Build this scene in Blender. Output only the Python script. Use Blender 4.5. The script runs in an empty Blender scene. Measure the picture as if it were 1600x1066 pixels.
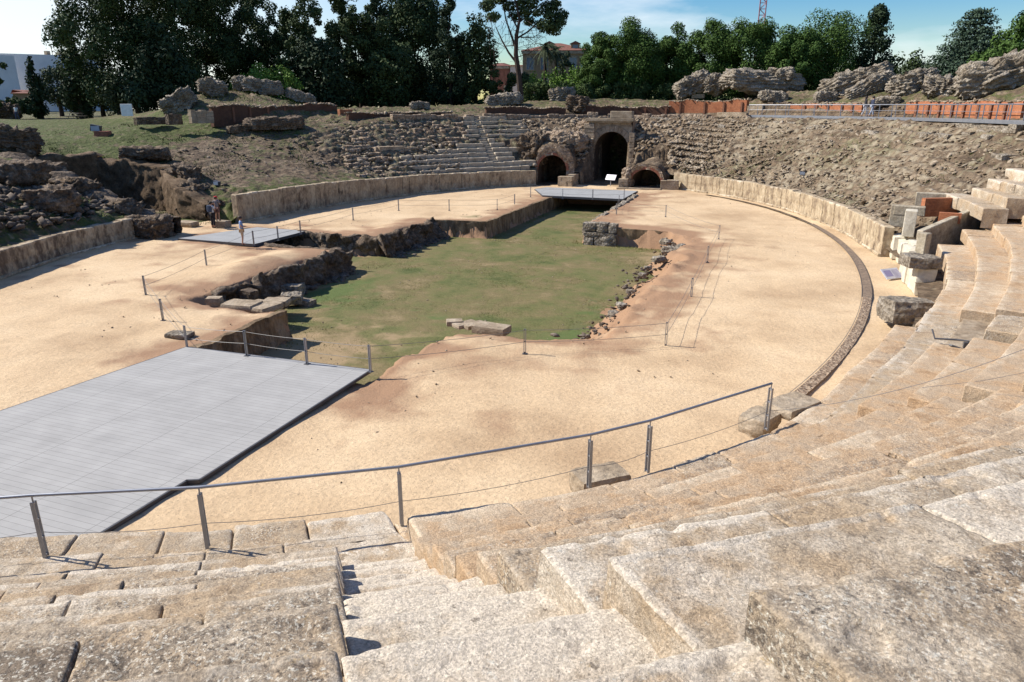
import bpy, math, random
import numpy as np
from mathutils import Vector
R = math.radians
sc = bpy.context.scene
# ---------------------------------------------------------------- camera
CAM = np.array([15.483, -38.468, 7.793]); YAW, PITCH, FPX = R(-20.27), R(18.22), 1114.5
cd = bpy.data.cameras.new("camera"); cam = bpy.data.objects.new("camera", cd); sc.collection.objects.link(cam)
cd.sensor_width = 36; cd.lens = FPX / 1600 * 36; cd.clip_start = .05; cd.clip_end = 3000
cam.location = CAM; cam.rotation_euler = (math.pi/2 - PITCH, 0, -YAW); sc.camera = cam
sc.render.resolution_x, sc.render.resolution_y = 1024, 682
# ---------------------------------------------------------------- sky and sun
SUN_EL = 41.0; SUN_AZ = np.array([-0.992, -0.125])      # direction towards the sun, in the ground plane
w = bpy.data.worlds.new("World"); sc.world = w; w.use_nodes = True
nt = w.node_tree; nt.nodes.clear()
N = nt.nodes.new; L = nt.links.new
sky = N('ShaderNodeTexSky'); sky.sky_type = 'NISHITA'; sky.sun_disc = False
sky.sun_elevation = R(SUN_EL); sky.sun_rotation = math.atan2(SUN_AZ[0], SUN_AZ[1]); sky.altitude = 200; sky.dust_density = .5; sky.ozone_density = 3.0; sky.air_density = 1.15
bg = N('ShaderNodeBackground'); bg.inputs[1].default_value = 0.085
tc = N('ShaderNodeTexCoord'); mp = N('ShaderNodeMapping'); mp.inputs['Scale'].default_value = (1.4, 1.4, 6.0); mp.inputs['Location'].default_value = (.35, .1, 0)
n1 = N('ShaderNodeTexNoise'); n1.inputs['Scale'].default_value = 2.1; n1.inputs['Detail'].default_value = 7; n1.inputs['Roughness'].default_value = .58
rp = N('ShaderNodeValToRGB'); rp.color_ramp.elements[0].position = .5; rp.color_ramp.elements[1].position = .82
mx = N('ShaderNodeMix'); mx.data_type = 'RGBA'; mx.inputs[7].default_value = (8.6, 9.0, 9.4, 1)
ml = N('ShaderNodeMath'); ml.operation = 'MULTIPLY'; ml.inputs[1].default_value = .85
L(tc.outputs['Generated'], mp.inputs[0]); L(mp.outputs[0], n1.inputs['Vector']); L(n1.outputs[0], rp.inputs[0])
L(rp.outputs[0], ml.inputs[0]); dv = N('ShaderNodeVectorMath'); dv.operation = 'DOT_PRODUCT'; dv.inputs[1].default_value = (-.84, .53, .1); L(tc.outputs['Generated'], dv.inputs[0])
vr = N('ShaderNodeMapRange'); vr.inputs[1].default_value = .82; vr.inputs[2].default_value = 1.0; vr.inputs[4].default_value = .8; L(dv.outputs['Value'], vr.inputs[0])   # thin bright veil of cloud with painted-in sun glare, low in the west
am = N('ShaderNodeMath'); am.operation = 'MAXIMUM'; L(ml.outputs[0], am.inputs[0]); L(vr.outputs[0], am.inputs[1]); L(am.outputs[0], mx.inputs[0]); hs = N('ShaderNodeHueSaturation'); hs.inputs['Hue'].default_value = .512; hs.inputs['Saturation'].default_value = 1.7; hs.inputs['Value'].default_value = 1.05; L(sky.outputs[0], hs.inputs['Color']); L(hs.outputs[0], mx.inputs[6]); L(mx.outputs[2], bg.inputs[0])
wo = N('ShaderNodeOutputWorld'); L(bg.outputs[0], wo.inputs[0])
sl = bpy.data.lights.new("sun", 'SUN'); sl.energy = 5.0; sl.angle = R(.5); sl.color = (1, .95, .87)
so = bpy.data.objects.new("sun", sl); sc.collection.objects.link(so); so.location = (-60, 0, 60)
sd = Vector((SUN_AZ[0]*math.cos(R(SUN_EL)), SUN_AZ[1]*math.cos(R(SUN_EL)), math.sin(R(SUN_EL))))
so.rotation_euler = sd.to_track_quat('Z', 'Y').to_euler()
sc.view_settings.view_transform = 'Standard'; sc.view_settings.look = 'None'; sc.view_settings.exposure = 0.58; sc.view_settings.gamma = 1
# ---------------------------------------------------------------- projection helpers (pixels of the 1600 wide photograph)
_f = np.array([math.sin(YAW)*math.cos(PITCH), math.cos(YAW)*math.cos(PITCH), -math.sin(PITCH)])
_r = np.array([math.cos(YAW), -math.sin(YAW), 0]); _u = np.cross(_r, _f)
def ray(px, py):
    return _f + _r*(px-800)/FPX - _u*(py-533)/FPX
def U(px, py, z=0.0):                       # world point at height z
    d = ray(px, py); return CAM + d*((z-CAM[2])/d[2])
def UD(px, py, dist):                       # world point at horizontal distance
    d = ray(px, py); return CAM + d*(dist/math.hypot(d[0], d[1]))
# ---------------------------------------------------------------- noise
def _h(i, j, k, s):
    n = (i*374761393 + j*668265263 + k*2147483647 + s*1274126177) & 0xffffffff
    n = ((n ^ (n >> 13))*1103515245) & 0xffffffff
    n = ((n ^ (n >> 16))*2246822519) & 0xffffffff
    return ((n ^ (n >> 15)) & 0xffffff)/float(0xffffff)
def vn(P, s=0):
    P = np.asarray(P, float); i = np.floor(P).astype(np.int64); f = P-i; f = f*f*(3-2*f)
    x, y, z = i[:, 0], i[:, 1], i[:, 2]; a, b, c = f[:, 0], f[:, 1], f[:, 2]
    def l(p, q, t): return p+(q-p)*t
    return l(l(l(_h(x,y,z,s), _h(x+1,y,z,s), a), l(_h(x,y+1,z,s), _h(x+1,y+1,z,s), a), b),
             l(l(_h(x,y,z+1,s), _h(x+1,y,z+1,s), a), l(_h(x,y+1,z+1,s), _h(x+1,y+1,z+1,s), a), b), c)
def fbm(P, sc_=1.0, o=4, s=0, g=.5):        # about -1..1
    P = np.asarray(P, float)*sc_; v = np.zeros(len(P)); am = 1; t = 0
    for k in range(o):
        v += am*(vn(P, s+k*17)*2-1); t += am; am *= g; P = P*2.03+11.3
    return v/t*1.5
# ---------------------------------------------------------------- mesh helpers
COL = sc.collection
def mk(name, V, F, mat=None, parent=None, smooth=False, attrs=None):
    V = np.asarray(V, float); me = bpy.data.meshes.new(name)
    if isinstance(F, np.ndarray) and F.ndim == 2:
        k = F.shape[1]; me.vertices.add(len(V)); me.vertices.foreach_set('co', V.ravel())
        me.loops.add(F.size); me.loops.foreach_set('vertex_index', F.ravel().astype(np.int32))
        me.polygons.add(len(F)); me.polygons.foreach_set('loop_start', np.arange(0, F.size, k, dtype=np.int32))
        try: me.polygons.foreach_set('loop_total', np.full(len(F), k, dtype=np.int32))
        except Exception: pass
        me.update(calc_edges=True)
    else:
        me.from_pydata([tuple(v) for v in V], [], [tuple(int(i) for i in f) for f in F]); me.update()
    if attrs:
        for an, av in attrs.items():
            at = me.attributes.new(an, 'FLOAT', 'POINT'); at.data.foreach_set('value', np.asarray(av, np.float32))
    if smooth: me.polygons.foreach_set('use_smooth', np.ones(len(me.polygons), bool))
    if mat: me.materials.append(mat)
    o = bpy.data.objects.new(name, me); COL.objects.link(o)
    if parent: o.parent = parent
    return o
def gridF(nu, nv, flip=False):
    i = np.arange(nu-1)[:, None]*nv+np.arange(nv-1)[None, :]
    q = np.stack([i, i+nv, i+nv+1, i+1], -1).reshape(-1, 4)
    return q[:, ::-1].copy() if flip else q
class MB:                                    # collects simple solids into one mesh
    def __init__(s): s.v = []; s.f = []
    def add(s, V, F):
        n = len(s.v); s.v += [tuple(map(float, p)) for p in V]; s.f += [[i+n for i in f] for f in F]; return s
    def box(s, c, size, rz=0, jit=0, rnd=None, tilt=0):
        x, y, z = [q/2 for q in size]; P = []
        for dz in (-z, z):
            for dx, dy in ((-x,-y),(x,-y),(x,y),(-x,y)):
                P.append([dx, dy, dz])
        P = np.array(P)
        if jit: P = P+(rnd or np.random).uniform(-jit, jit, P.shape)
        if tilt: P = P@np.array([[math.cos(tilt),0,math.sin(tilt)],[0,1,0],[-math.sin(tilt),0,math.cos(tilt)]]).T
        cz, sz = math.cos(rz), math.sin(rz)
        Q = np.stack([P[:,0]*cz-P[:,1]*sz+c[0], P[:,0]*sz+P[:,1]*cz+c[1], P[:,2]+c[2]], 1)
        return s.add(Q, [[0,3,2,1],[4,5,6,7],[0,1,5,4],[1,2,6,5],[2,3,7,6],[3,0,4,7]])
    def tube(s, pts, r, n=8, cap=True):
        pts = [np.array(p, float) for p in pts]; rr = r if hasattr(r, '__len__') else [r]*len(pts); V = []; F = []
        up = np.array([0,0,1.]); 
        for i, p in enumerate(pts):
            d = pts[min(i+1, len(pts)-1)]-pts[max(i-1, 0)]; d /= np.linalg.norm(d)+1e-12
            a = np.cross(d, up if abs(d[2]) < .95 else np.array([1.,0,0])); a /= np.linalg.norm(a); b = np.cross(d, a)
            for k in range(n):
                t = 2*math.pi*k/n; V.append(p+(a*math.cos(t)+b*math.sin(t))*rr[i])
        for i in range(len(pts)-1):
            for k in range(n):
                F.append([i*n+k, i*n+(k+1) % n, (i+1)*n+(k+1) % n, (i+1)*n+k])
        if cap: F.append(list(range(n))[::-1]); F.append([(len(pts)-1)*n+k for k in range(n)])
        return s.add(V, F)
    def build(s, name, mat=None, parent=None, smooth=False, bevel=0):
        o = mk(name, s.v, s.f, mat, parent, smooth)
        if bevel:
            m = o.modifiers.new('bevel', 'BEVEL'); m.width = bevel; m.segments = 2; m.limit_method = 'ANGLE'
        return o
def tag(o, label=None, cat=None, group=None, kind=None):
    if label: o['label'] = label
    if cat: o['category'] = cat
    if group: o['group'] = group
    if kind: o['kind'] = kind
    return o
def thing(name, loc, label, cat, group=None):
    o = bpy.data.objects.new(name, None); COL.objects.link(o); o.location = tuple(float(q) for q in loc)
    o.empty_display_size = .3
    return tag(o, label, cat, group)
def put(child, root):                        # child was built in world space: parent it and keep it where it is
    child.parent = root; child.location = -root.location; return child
# ---------------------------------------------------------------- materials
def lin(c):
    return tuple(((q/255)/12.92 if q/255 <= .04045 else ((q/255+.055)/1.055)**2.4) for q in c)
def nmat(name, cols, scale=1.0, fine=None, bump=.5, bscale=30, rough=.9, detail=8, stretch=(1,1,1), speck=0, speckscale=60, attr=None, attrcol=None, attr2=None, attr2col=None, dist=.02, spec=.25, vor=0, vscale=6, metal=0):
    m = bpy.data.materials.new(name); m.use_nodes = True; t = m.node_tree; n = t.nodes; l = t.links
    b = n['Principled BSDF']; b.inputs['Roughness'].default_value = rough; b.inputs['Specular IOR Level'].default_value = spec; b.inputs['Metallic'].default_value = metal
    g = n.new('ShaderNodeNewGeometry'); mp_ = n.new('ShaderNodeMapping'); mp_.inputs['Scale'].default_value = stretch
    l.new(g.outputs['Position'], mp_.inputs[0])
    a = n.new('ShaderNodeTexNoise'); a.inputs['Scale'].default_value = scale; a.inputs['Detail'].default_value = detail; a.inputs['Roughness'].default_value = .62
    l.new(mp_.outputs[0], a.inputs['Vector'])
    r_ = n.new('ShaderNodeValToRGB'); e = r_.color_ramp.elements
    k = len(cols)
    while len(e) < k: e.new(.5)
    for i, c in enumerate(cols):
        pos = .5 if k == 1 else .32+.36*i/(k-1)
        e[i].position = pos; e[i].color = (*c, 1)
    l.new(a.outputs[0], r_.inputs[0]); out = r_.outputs[0]
    def mix(f, c1, c2, mode='MIX'):
        x = n.new('ShaderNodeMix'); x.data_type = 'RGBA'; x.blend_type = mode
        if isinstance(f, (int, float)): x.inputs[0].default_value = f
        else: l.new(f, x.inputs[0])
        for idx, c in ((6, c1), (7, c2)):
            if isinstance(c, tuple): x.inputs[idx].default_value = (*c, 1)
            else: l.new(c, x.inputs[idx])
        return x.outputs[2]
    f = n.new('ShaderNodeTexNoise'); f.inputs['Scale'].default_value = bscale; f.inputs['Detail'].default_value = 8; f.inputs['Roughness'].default_value = .7
    l.new(mp_.outputs[0], f.inputs['Vector'])
    if fine:                                  # fine mottling: multiply by lo..hi
        r2 = n.new('ShaderNodeMapRange'); r2.inputs[1].default_value = .3; r2.inputs[2].default_value = .7
        r2.inputs[3].default_value = fine[0]; r2.inputs[4].default_value = fine[1]; l.new(f.outputs[0], r2.inputs[0])
        cb = n.new('ShaderNodeCombineColor'); [l.new(r2.outputs[0], cb.inputs[i]) for i in range(3)]
        out = mix(1.0, out, cb.outputs[0], 'MULTIPLY')
    if attr:
        for an, ac in ((attr, attrcol), (attr2, attr2col)):
            if not an: continue
            at = n.new('ShaderNodeAttribute'); at.attribute_name = an
            ad = n.new('ShaderNodeMath'); ad.operation = 'ADD'; l.new(at.outputs['Fac'], ad.inputs[0])
            nn = n.new('ShaderNodeTexNoise'); nn.inputs['Scale'].default_value = scale*2.3; nn.inputs['Detail'].default_value = 6; l.new(mp_.outputs[0], nn.inputs['Vector'])
            m1 = n.new('ShaderNodeMath'); m1.operation = 'MULTIPLY_ADD'; m1.inputs[1].default_value = 2.2; m1.inputs[2].default_value = -1.1; l.new(nn.outputs[0], m1.inputs[0]); l.new(m1.outputs[0], ad.inputs[1])
            mr = n.new('ShaderNodeMapRange'); mr.inputs[1].default_value = .25; mr.inputs[2].default_value = .75; l.new(ad.outputs[0], mr.inputs[0])
            c2 = mix(.75, ac, mix(1.0, out, (1.6, 1.6, 1.6), 'MULTIPLY'), 'MULTIPLY') if False else ac
            out = mix(mr.outputs[0], out, c2)
    if speck:
        s_ = n.new('ShaderNodeTexNoise'); s_.inputs['Scale'].default_value = speckscale; s_.inputs['Detail'].default_value = 3; l.new(mp_.outputs[0], s_.inputs['Vector'])
        mr = n.new('ShaderNodeMapRange'); mr.inputs[1].default_value = .6; mr.inputs[2].default_value = .68; mr.inputs[4].default_value = abs(speck); l.new(s_.outputs[0], mr.inputs[0])
        out = mix(mr.outputs[0], out, (.08, .07, .06) if speck > 0 else (.62, .57, .48))
    l.new(out, b.inputs['Base Color'])
    hsum = f.outputs[0]
    if vor:
        v = n.new('ShaderNodeTexVoronoi'); v.inputs['Scale'].default_value = vscale; l.new(mp_.outputs[0], v.inputs['Vector'])
        ad = n.new('ShaderNodeMath'); ad.operation = 'MULTIPLY_ADD'; ad.inputs[1].default_value = vor; l.new(v.outputs['Distance'], ad.inputs[0]); l.new(f.outputs[0], ad.inputs[2]); hsum = ad.outputs[0]
    bp = n.new('ShaderNodeBump'); bp.inputs['Strength'].default_value = bump; bp.inputs['Distance'].default_value = dist
    l.new(hsum, bp.inputs['Height']); l.new(bp.outputs[0], b.inputs['Normal'])
    return m
def pmat(name, col, rough=.6, metal=0, spec=.4, var=.12, scale=3):
    c = tuple(col); return nmat(name, [tuple(q*(1-var) for q in c), tuple(min(1, q*(1+var)) for q in c)], scale=scale, bump=.12, bscale=25, rough=rough, spec=spec, metal=metal, dist=.005)
M = {}
M['sand'] = nmat('sand', [(.42,.285,.163), (.57,.411,.245), (.665,.497,.308)], scale=.2, detail=12, fine=(.8,1.12), bump=.8, bscale=8, dist=.05, attr='brown', attrcol=(.31,.185,.105), attr2='grass', attr2col=(.12,.12,.045), speck=.4, speckscale=21)
M['pitfloor'] = nmat('pit_turf', [(.085,.10,.028), (.135,.13,.045), (.17,.135,.058), (.24,.18,.09)], scale=.45, fine=(.6,1.35), bump=.6, bscale=14, dist=.05, attr='bare', attrcol=(.30,.215,.115), attr2='lush', attr2col=(.095,.125,.035))
def granite(name, cols, pale, dark, blot=.5, fleck=.8):
    m = bpy.data.materials.new(name); m.use_nodes = True; t = m.node_tree; n = t.nodes; l = t.links; b = n['Principled BSDF']; b.inputs['Roughness'].default_value = .92; b.inputs['Specular IOR Level'].default_value = .2
    g = n.new('ShaderNodeNewGeometry'); pos = g.outputs['Position']
    def noise(s, d=6, r=.6, off=0):
        a = n.new('ShaderNodeTexNoise'); a.inputs['Scale'].default_value = s; a.inputs['Detail'].default_value = d; a.inputs['Roughness'].default_value = r
        if off: v = n.new('ShaderNodeVectorMath'); v.operation = 'ADD'; v.inputs[1].default_value = (off, off*.7, off*1.3); l.new(pos, v.inputs[0]); l.new(v.outputs[0], a.inputs['Vector'])
        else: l.new(pos, a.inputs['Vector'])
        return a.outputs[0]
    def rng_(v, a, b_, c=0, d=1):
        x = n.new('ShaderNodeMapRange'); x.inputs[1].default_value = a; x.inputs[2].default_value = b_; x.inputs[3].default_value = c; x.inputs[4].default_value = d; l.new(v, x.inputs[0]); return x.outputs[0]
    def mix(f, c1, c2, mode='MIX'):
        x = n.new('ShaderNodeMix'); x.data_type = 'RGBA'; x.blend_type = mode
        if isinstance(f, (int, float)): x.inputs[0].default_value = f
        else: l.new(f, x.inputs[0])
        for i, c in ((6, c1), (7, c2)):
            if isinstance(c, tuple): x.inputs[i].default_value = (*c, 1)
            else: l.new(c, x.inputs[i])
        return x.outputs[2]
    def math_(op, a, b_):
        x = n.new('ShaderNodeMath'); x.operation = op
        for i, c in enumerate((a, b_)):
            if isinstance(c, (int, float)): x.inputs[i].default_value = c
            else: l.new(c, x.inputs[i])
        return x.outputs[0]
    r_ = n.new('ShaderNodeValToRGB'); e = r_.color_ramp.elements
    while len(e) < len(cols): e.new(.5)
    for i, c in enumerate(cols): e[i].position = .34+.32*i/(len(cols)-1); e[i].color = (*c, 1)
    l.new(noise(1.3, 8, .65), r_.inputs[0]); out = r_.outputs[0]
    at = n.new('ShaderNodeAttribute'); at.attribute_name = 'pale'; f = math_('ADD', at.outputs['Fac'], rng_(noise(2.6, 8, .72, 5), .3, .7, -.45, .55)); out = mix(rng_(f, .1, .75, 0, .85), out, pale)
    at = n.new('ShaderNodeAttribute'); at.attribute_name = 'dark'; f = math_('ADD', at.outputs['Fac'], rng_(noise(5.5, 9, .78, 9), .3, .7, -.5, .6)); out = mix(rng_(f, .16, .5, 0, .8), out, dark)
    out = mix(rng_(noise(10, 7, .82, 3), .57, .66, 0, blot), out, tuple(q*.55 for q in dark))       # lichen, dark
    out = mix(rng_(noise(12, 6, .8, 7), .60, .67, 0, blot*.9), out, (.64,.61,.52))                  # lichen, pale crust
    out = mix(rng_(noise(8, 5, .8, 17), .63, .70, 0, blot*.7), out, (.40,.27,.10))             # lichen, ochre
    at = n.new('ShaderNodeAttribute'); at.attribute_name = 'dark'; mk_ = rng_(math_('ADD', math_('MULTIPLY', at.outputs['Fac'], 1.3), noise(1.7, 5, .65, 23)), .42, .72)   # crusts of lichen flecks
    out = mix(math_('MULTIPLY', rng_(noise(26, 5, .75, 29), .53, .59, 0, fleck), mk_), out, (.085,.068,.055))
    out = mix(math_('MULTIPLY', rng_(noise(31, 5, .75, 37), .54, .60, 0, fleck), mk_), out, (.66,.61,.50))
    v = n.new('ShaderNodeTexVoronoi'); v.inputs['Scale'].default_value = 75; l.new(pos, v.inputs['Vector']); sp = n.new('ShaderNodeSeparateColor'); l.new(v.outputs['Color'], sp.inputs[0])
    gr_ = math_('MULTIPLY', rng_(sp.outputs[0], 0, 1, .74, 1.26), rng_(noise(55, 4, .7), .3, .7, .8, 1.2)); cb = n.new('ShaderNodeCombineColor'); [l.new(gr_, cb.inputs[i]) for i in range(3)]
    out = mix(1.0, out, cb.outputs[0], 'MULTIPLY'); l.new(out, b.inputs['Base Color'])
    h = math_('ADD', math_('MULTIPLY', noise(60, 6, .75), .35), math_('MULTIPLY', noise(14, 7, .7, 3), 1.0)); bp = n.new('ShaderNodeBump'); bp.inputs['Strength'].default_value = .85; bp.inputs['Distance'].default_value = .035
    l.new(h, bp.inputs['Height']); l.new(bp.outputs[0], b.inputs['Normal']); return m
M['granite'] = granite('granite', [(.28,.20,.125), (.41,.305,.195), (.36,.285,.20), (.50,.41,.30)], (.60,.525,.42), (.17,.135,.10), .8)
M['granite_sandy'] = granite('sand_dusted_granite', [(.33,.215,.12), (.45,.31,.185), (.40,.30,.20), (.50,.37,.24)], (.58,.475,.34), (.20,.15,.105), .5, .45)
M['granite_far'] = nmat('granite_far', [(.25,.19,.125), (.36,.28,.19), (.45,.37,.27)], scale=1.3, fine=(.6,1.25), bump=.9, bscale=8, dist=.06, stretch=(1,1,1.4))
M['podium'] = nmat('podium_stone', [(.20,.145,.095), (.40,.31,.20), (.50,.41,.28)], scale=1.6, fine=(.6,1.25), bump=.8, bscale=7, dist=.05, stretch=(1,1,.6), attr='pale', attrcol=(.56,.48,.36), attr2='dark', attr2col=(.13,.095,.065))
M['rock'] = nmat('conglomerate', [(.16,.125,.09), (.31,.26,.195), (.42,.37,.30)], scale=1.8, fine=(.4,1.4), bump=1.0, bscale=8, dist=.15, vor=.9, vscale=6)
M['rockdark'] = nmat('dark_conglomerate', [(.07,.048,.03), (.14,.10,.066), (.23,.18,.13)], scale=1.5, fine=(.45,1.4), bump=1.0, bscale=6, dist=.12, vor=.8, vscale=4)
M['slope'] = nmat('ruined_slope', [(.06,.04,.024), (.15,.105,.065), (.245,.185,.12)], scale=.7, fine=(.45,1.45), bump=1.0, bscale=3.5, dist=.18, attr='grass', attrcol=(.07,.085,.02), attr2='grey', attr2col=(.31,.255,.175), vor=.6, vscale=2.5)
M['rubble'] = nmat('rubble_stone', [(.15,.105,.065), (.28,.215,.145), (.42,.35,.26)], scale=1.1, fine=(.7,1.2), bump=.8, bscale=6, dist=.06)
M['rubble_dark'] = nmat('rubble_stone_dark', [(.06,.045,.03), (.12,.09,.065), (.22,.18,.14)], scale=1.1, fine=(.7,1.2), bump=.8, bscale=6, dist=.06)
M['seatstone'] = nmat('restored_seat_stone', [(.27,.22,.155), (.39,.325,.24), (.46,.395,.30)], scale=1.6, fine=(.7,1.2), bump=.8, bscale=9, dist=.04)
M['metal'] = pmat('galvanised_steel', (.30,.31,.33), rough=.45, metal=.6)
M['metal_dark'] = pmat('dark_steel', (.06,.06,.065), rough=.5)
M['wire'] = pmat('wire', (.16,.15,.14), rough=.5)
def brickmat(name, c1, c2, mort, s=1.0):
    m = nmat(name, [c1, c2], scale=2.2, fine=(.7,1.2), bump=.6, bscale=9, dist=.04)
    t = m.node_tree; n = t.nodes; l = t.links; b = n['Principled BSDF']; src = b.inputs['Base Color'].links[0].from_socket
    tc_ = n.new('ShaderNodeTexCoord'); br = n.new('ShaderNodeTexBrick'); br.inputs['Scale'].default_value = 1.0
    br.inputs['Brick Width'].default_value = .3*s; br.inputs['Row Height'].default_value = .075*s; br.inputs['Mortar Size'].default_value = .012*s
    br.inputs['Color1'].default_value = (1,1,1,1); br.inputs['Color2'].default_value = (.8,.8,.8,1); br.inputs['Mortar'].default_value = (*mort, 1)
    l.new(tc_.outputs['UV'], br.inputs['Vector'])
    x = n.new('ShaderNodeMix'); x.data_type = 'RGBA'; x.blend_type = 'MULTIPLY'; x.inputs[0].default_value = 1
    l.new(src, x.inputs[6]); l.new(br.outputs[0], x.inputs[7]); l.new(x.outputs[2], b.inputs['Base Color']); return m
M['brick'] = brickmat('orange_brick', (.36,.125,.055), (.48,.19,.09), (.75,.8,.85))
M['brickdark'] = brickmat('weathered_brick', (.095,.048,.03), (.16,.078,.046), (.8,.85,.9))
def boxuv(o, s=1.0):                        # metric box mapping in the mesh's own horizontal run
    me = o.data; uv = me.uv_layers.new(name='uv')
    for p_ in me.polygons:
        nrm = p_.normal; ax = (abs(nrm.x), abs(nrm.y), abs(nrm.z)); k = ax.index(max(ax))
        for li in p_.loop_indices:
            co = me.vertices[me.loops[li].vertex_index].co
            if k == 0: q = (co.y, co.z)
            elif k == 1: q = (co.x, co.z)
            else: q = (co.x, co.y)
            uv.data[li].uv = (q[0]*s, q[1]*s)
    return o
# ---------------------------------------------------------------- the ellipse of the podium
EA, EB = 20.96, 35.11
def En(th):
    t = np.radians(th); ex = EA*np.cos(t); ey = EB*np.sin(t); nx = np.cos(t)/EA; ny = np.sin(t)/EB; q = np.hypot(nx, ny)
    return ex, ey, nx/q, ny/q
def EP(th, D, z=0):
    ex, ey, nx, ny = En(np.asarray(th, float)); x = ex+nx*D; y = ey+ny*D
    return np.stack([x, y, np.zeros_like(x)+z], -1)
def inv(x, y):                               # world -> (theta in degrees, D)
    x = np.asarray(x, float); y = np.asarray(y, float); t = np.arctan2(y/EB, x/EA)
    for _ in range(12):
        c, s = np.cos(t), np.sin(t); g = np.hypot(EA*s, EB*c); nx, ny = c/EA, s/EB; q = np.hypot(nx, ny); nx /= q; ny /= q
        dx, dy = x-EA*c, y-EB*s; D = dx*nx+dy*ny; T = (-EA*s*dx+EB*c*dy)/g; kap = EA*EB/g**3
        t = t+np.clip(T/(g*np.maximum(.15, 1+kap*D)), -.5, .5)
    return np.degrees(t) % 360, D
def arclen(th0, th1, D, n=400):
    P = EP(np.linspace(th0, th1, n), D); return np.concatenate([[0], np.cumsum(np.hypot(*(np.diff(P[:, :2], axis=0).T)))])
def tab(t):
    xs = [a for a, _ in t]; ys = [b for _, b in t]
    return lambda q: np.interp(q, xs, ys)
# ================================================================ terrain
_prof = {
 -180: [(-.2,-.05),(2.3,-.05),(3.3,.9),(5,1.6),(8,2.6),(13,3.7),(20,5.2),(28,6.0),(60,6.3),(400,6.5)],
 -172: [(0,1.0),(1,1.3),(3,1.7),(6,2.6),(12,4.2),(20,5.6),(28,6.1),(60,6.3),(400,6.5)],
 -160: [(0,1.1),(1,1.5),(4,3.0),(8,4.7),(13,5.9),(20,6.3),(400,6.5)],
 -140: [(0,1.1),(1,1.5),(9,5.6),(13,6.2),(400,6.5)],
 -78:  [(0,1.1),(1,1.4),(9,6.0),(13,6.2),(400,6.5)],
 -77:  [(-2,.5),(1.0,.8),(8,4.4),(9,5.4),(10,5.9),(400,6.4)],
 -40:  [(-2,.5),(1.3,.8),(9,4.4),(10,5.4),(11,6.0),(400,6.4)],
 -10:  [(-2,.5),(2,.8),(10,4.4),(12,6.0),(14,6.5),(400,6.4)],
 3:    [(-2,.2),(2.5,.7),(10,3.1),(14,5.0),(18,6.8),(400,6.4)],
 9:    [(-.5,.4),(2,.9),(6,2.0),(10,3.6),(14,5.6),(16.5,6.8),(400,6.4)],
 13:   [(0,1.1),(1,1.5),(6,3.5),(11.4,6.5),(13.6,6.8),(14.2,7.9),(18,9.5),(24,9.0),(40,6.8),(400,6.5)],
 24:   [(0,1.3),(1,1.6),(9.8,6.6),(12.4,6.8),(13.0,7.9),(16.5,9.5),(22,9.0),(36,6.8),(400,6.5)],
 45:   [(0,1.3),(1,1.6),(9.3,6.65),(12.0,6.8),(12.6,7.9),(16.5,9.5),(22,9.0),(36,6.8),(400,6.5)],
 72:   [(0,1.3),(1,1.6),(9.0,6.65),(11.6,6.8),(12.2,7.8),(17,9.3),(22,8.8),(36,6.8),(400,6.5)],
 80:   [(0,1.3),(1,1.9),(4,3.9),(8.5,6.5),(11.6,6.8),(12.2,7.4),(17,8.4),(22,8.2),(36,6.8),(400,6.5)],
 97:   [(0,1.3),(1,1.9),(4,3.9),(8.5,6.5),(11.6,6.8),(12.2,7.3),(17,8.5),(22,8.3),(36,6.8),(400,6.5)],
 112:  [(0,1.2),(1,1.5),(4,3.4),(8.6,6.3),(11,6.7),(11.6,7.1),(18,8.2),(25,7.6),(40,6.6),(400,6.5)],
 118:  [(0,1.2),(1,1.4),(8.6,6.2),(9.4,6.7),(11.6,7.0),(18,8.0),(25,7.4),(40,6.6),(400,6.5)],
 136:  [(0,1.4),(1,1.6),(8.8,6.2),(10,6.6),(12,6.8),(18,7.6),(25,7.2),(40,6.5),(400,6.5)],
 148:  [(0,1.5),(1.5,1.8),(9,5.3),(13,6.4),(15.4,6.6),(16,7.4),(20,8.8),(24,9.5),(30,8.2),(45,6.4),(400,6.5)],
 154:  [(0,1.6),(2,2.1),(8,4.2),(13,5.9),(16.4,6.2),(17,7.0),(21,8.2),(25,8.8),(31,7.4),(45,6.2),(400,6.5)],
 159:  [(0,1.6),(2,2.1),(8,3.8),(13,5.1),(19,6.0),(26,6.4),(35,6.2),(400,6.5)],
 165:  [(0,1.6),(2,2.1),(8,3.6),(13,4.6),(19,5.7),(26,6.2),(35,6.2),(400,6.5)],
 172:  [(0,1.5),(2,1.9),(8,2.9),(14,3.6),(20,4.9),(28,6.0),(400,6.5)],
 179:  [(-.2,-.05),(2.3,-.05),(3.3,.9),(5,1.6),(9,2.6),(15,3.5),(21,5.0),(29,6.0),(400,6.5)],
}
_pk = sorted(_prof); _Dg = np.concatenate([np.arange(-2, 30, .2), np.arange(30, 400, 5.)])
_pt = np.array([np.interp(_Dg, [a for a, _ in _prof[k]], [b for _, b in _prof[k]]) for k in _pk]+[np.interp(_Dg, [a for a, _ in _prof[-180]], [b for _, b in _prof[-180]])])
_pa = np.array(_pk+[180.])
def H0(th, D):
    th = (np.asarray(th, float)+180) % 360-180; D = np.clip(np.asarray(D, float), -2, 395)
    i = np.clip(np.searchsorted(_pa, th, 'right')-1, 0, len(_pa)-2); f = (th-_pa[i])/(_pa[i+1]-_pa[i])
    j = np.clip(np.searchsorted(_Dg, D, 'right')-1, 0, len(_Dg)-2); g = (D-_Dg[j])/(_Dg[j+1]-_Dg[j])
    return (_pt[i, j]*(1-g)+_pt[i, j+1]*g)*(1-f)+(_pt[i+1, j]*(1-g)+_pt[i+1, j+1]*g)*f
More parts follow.
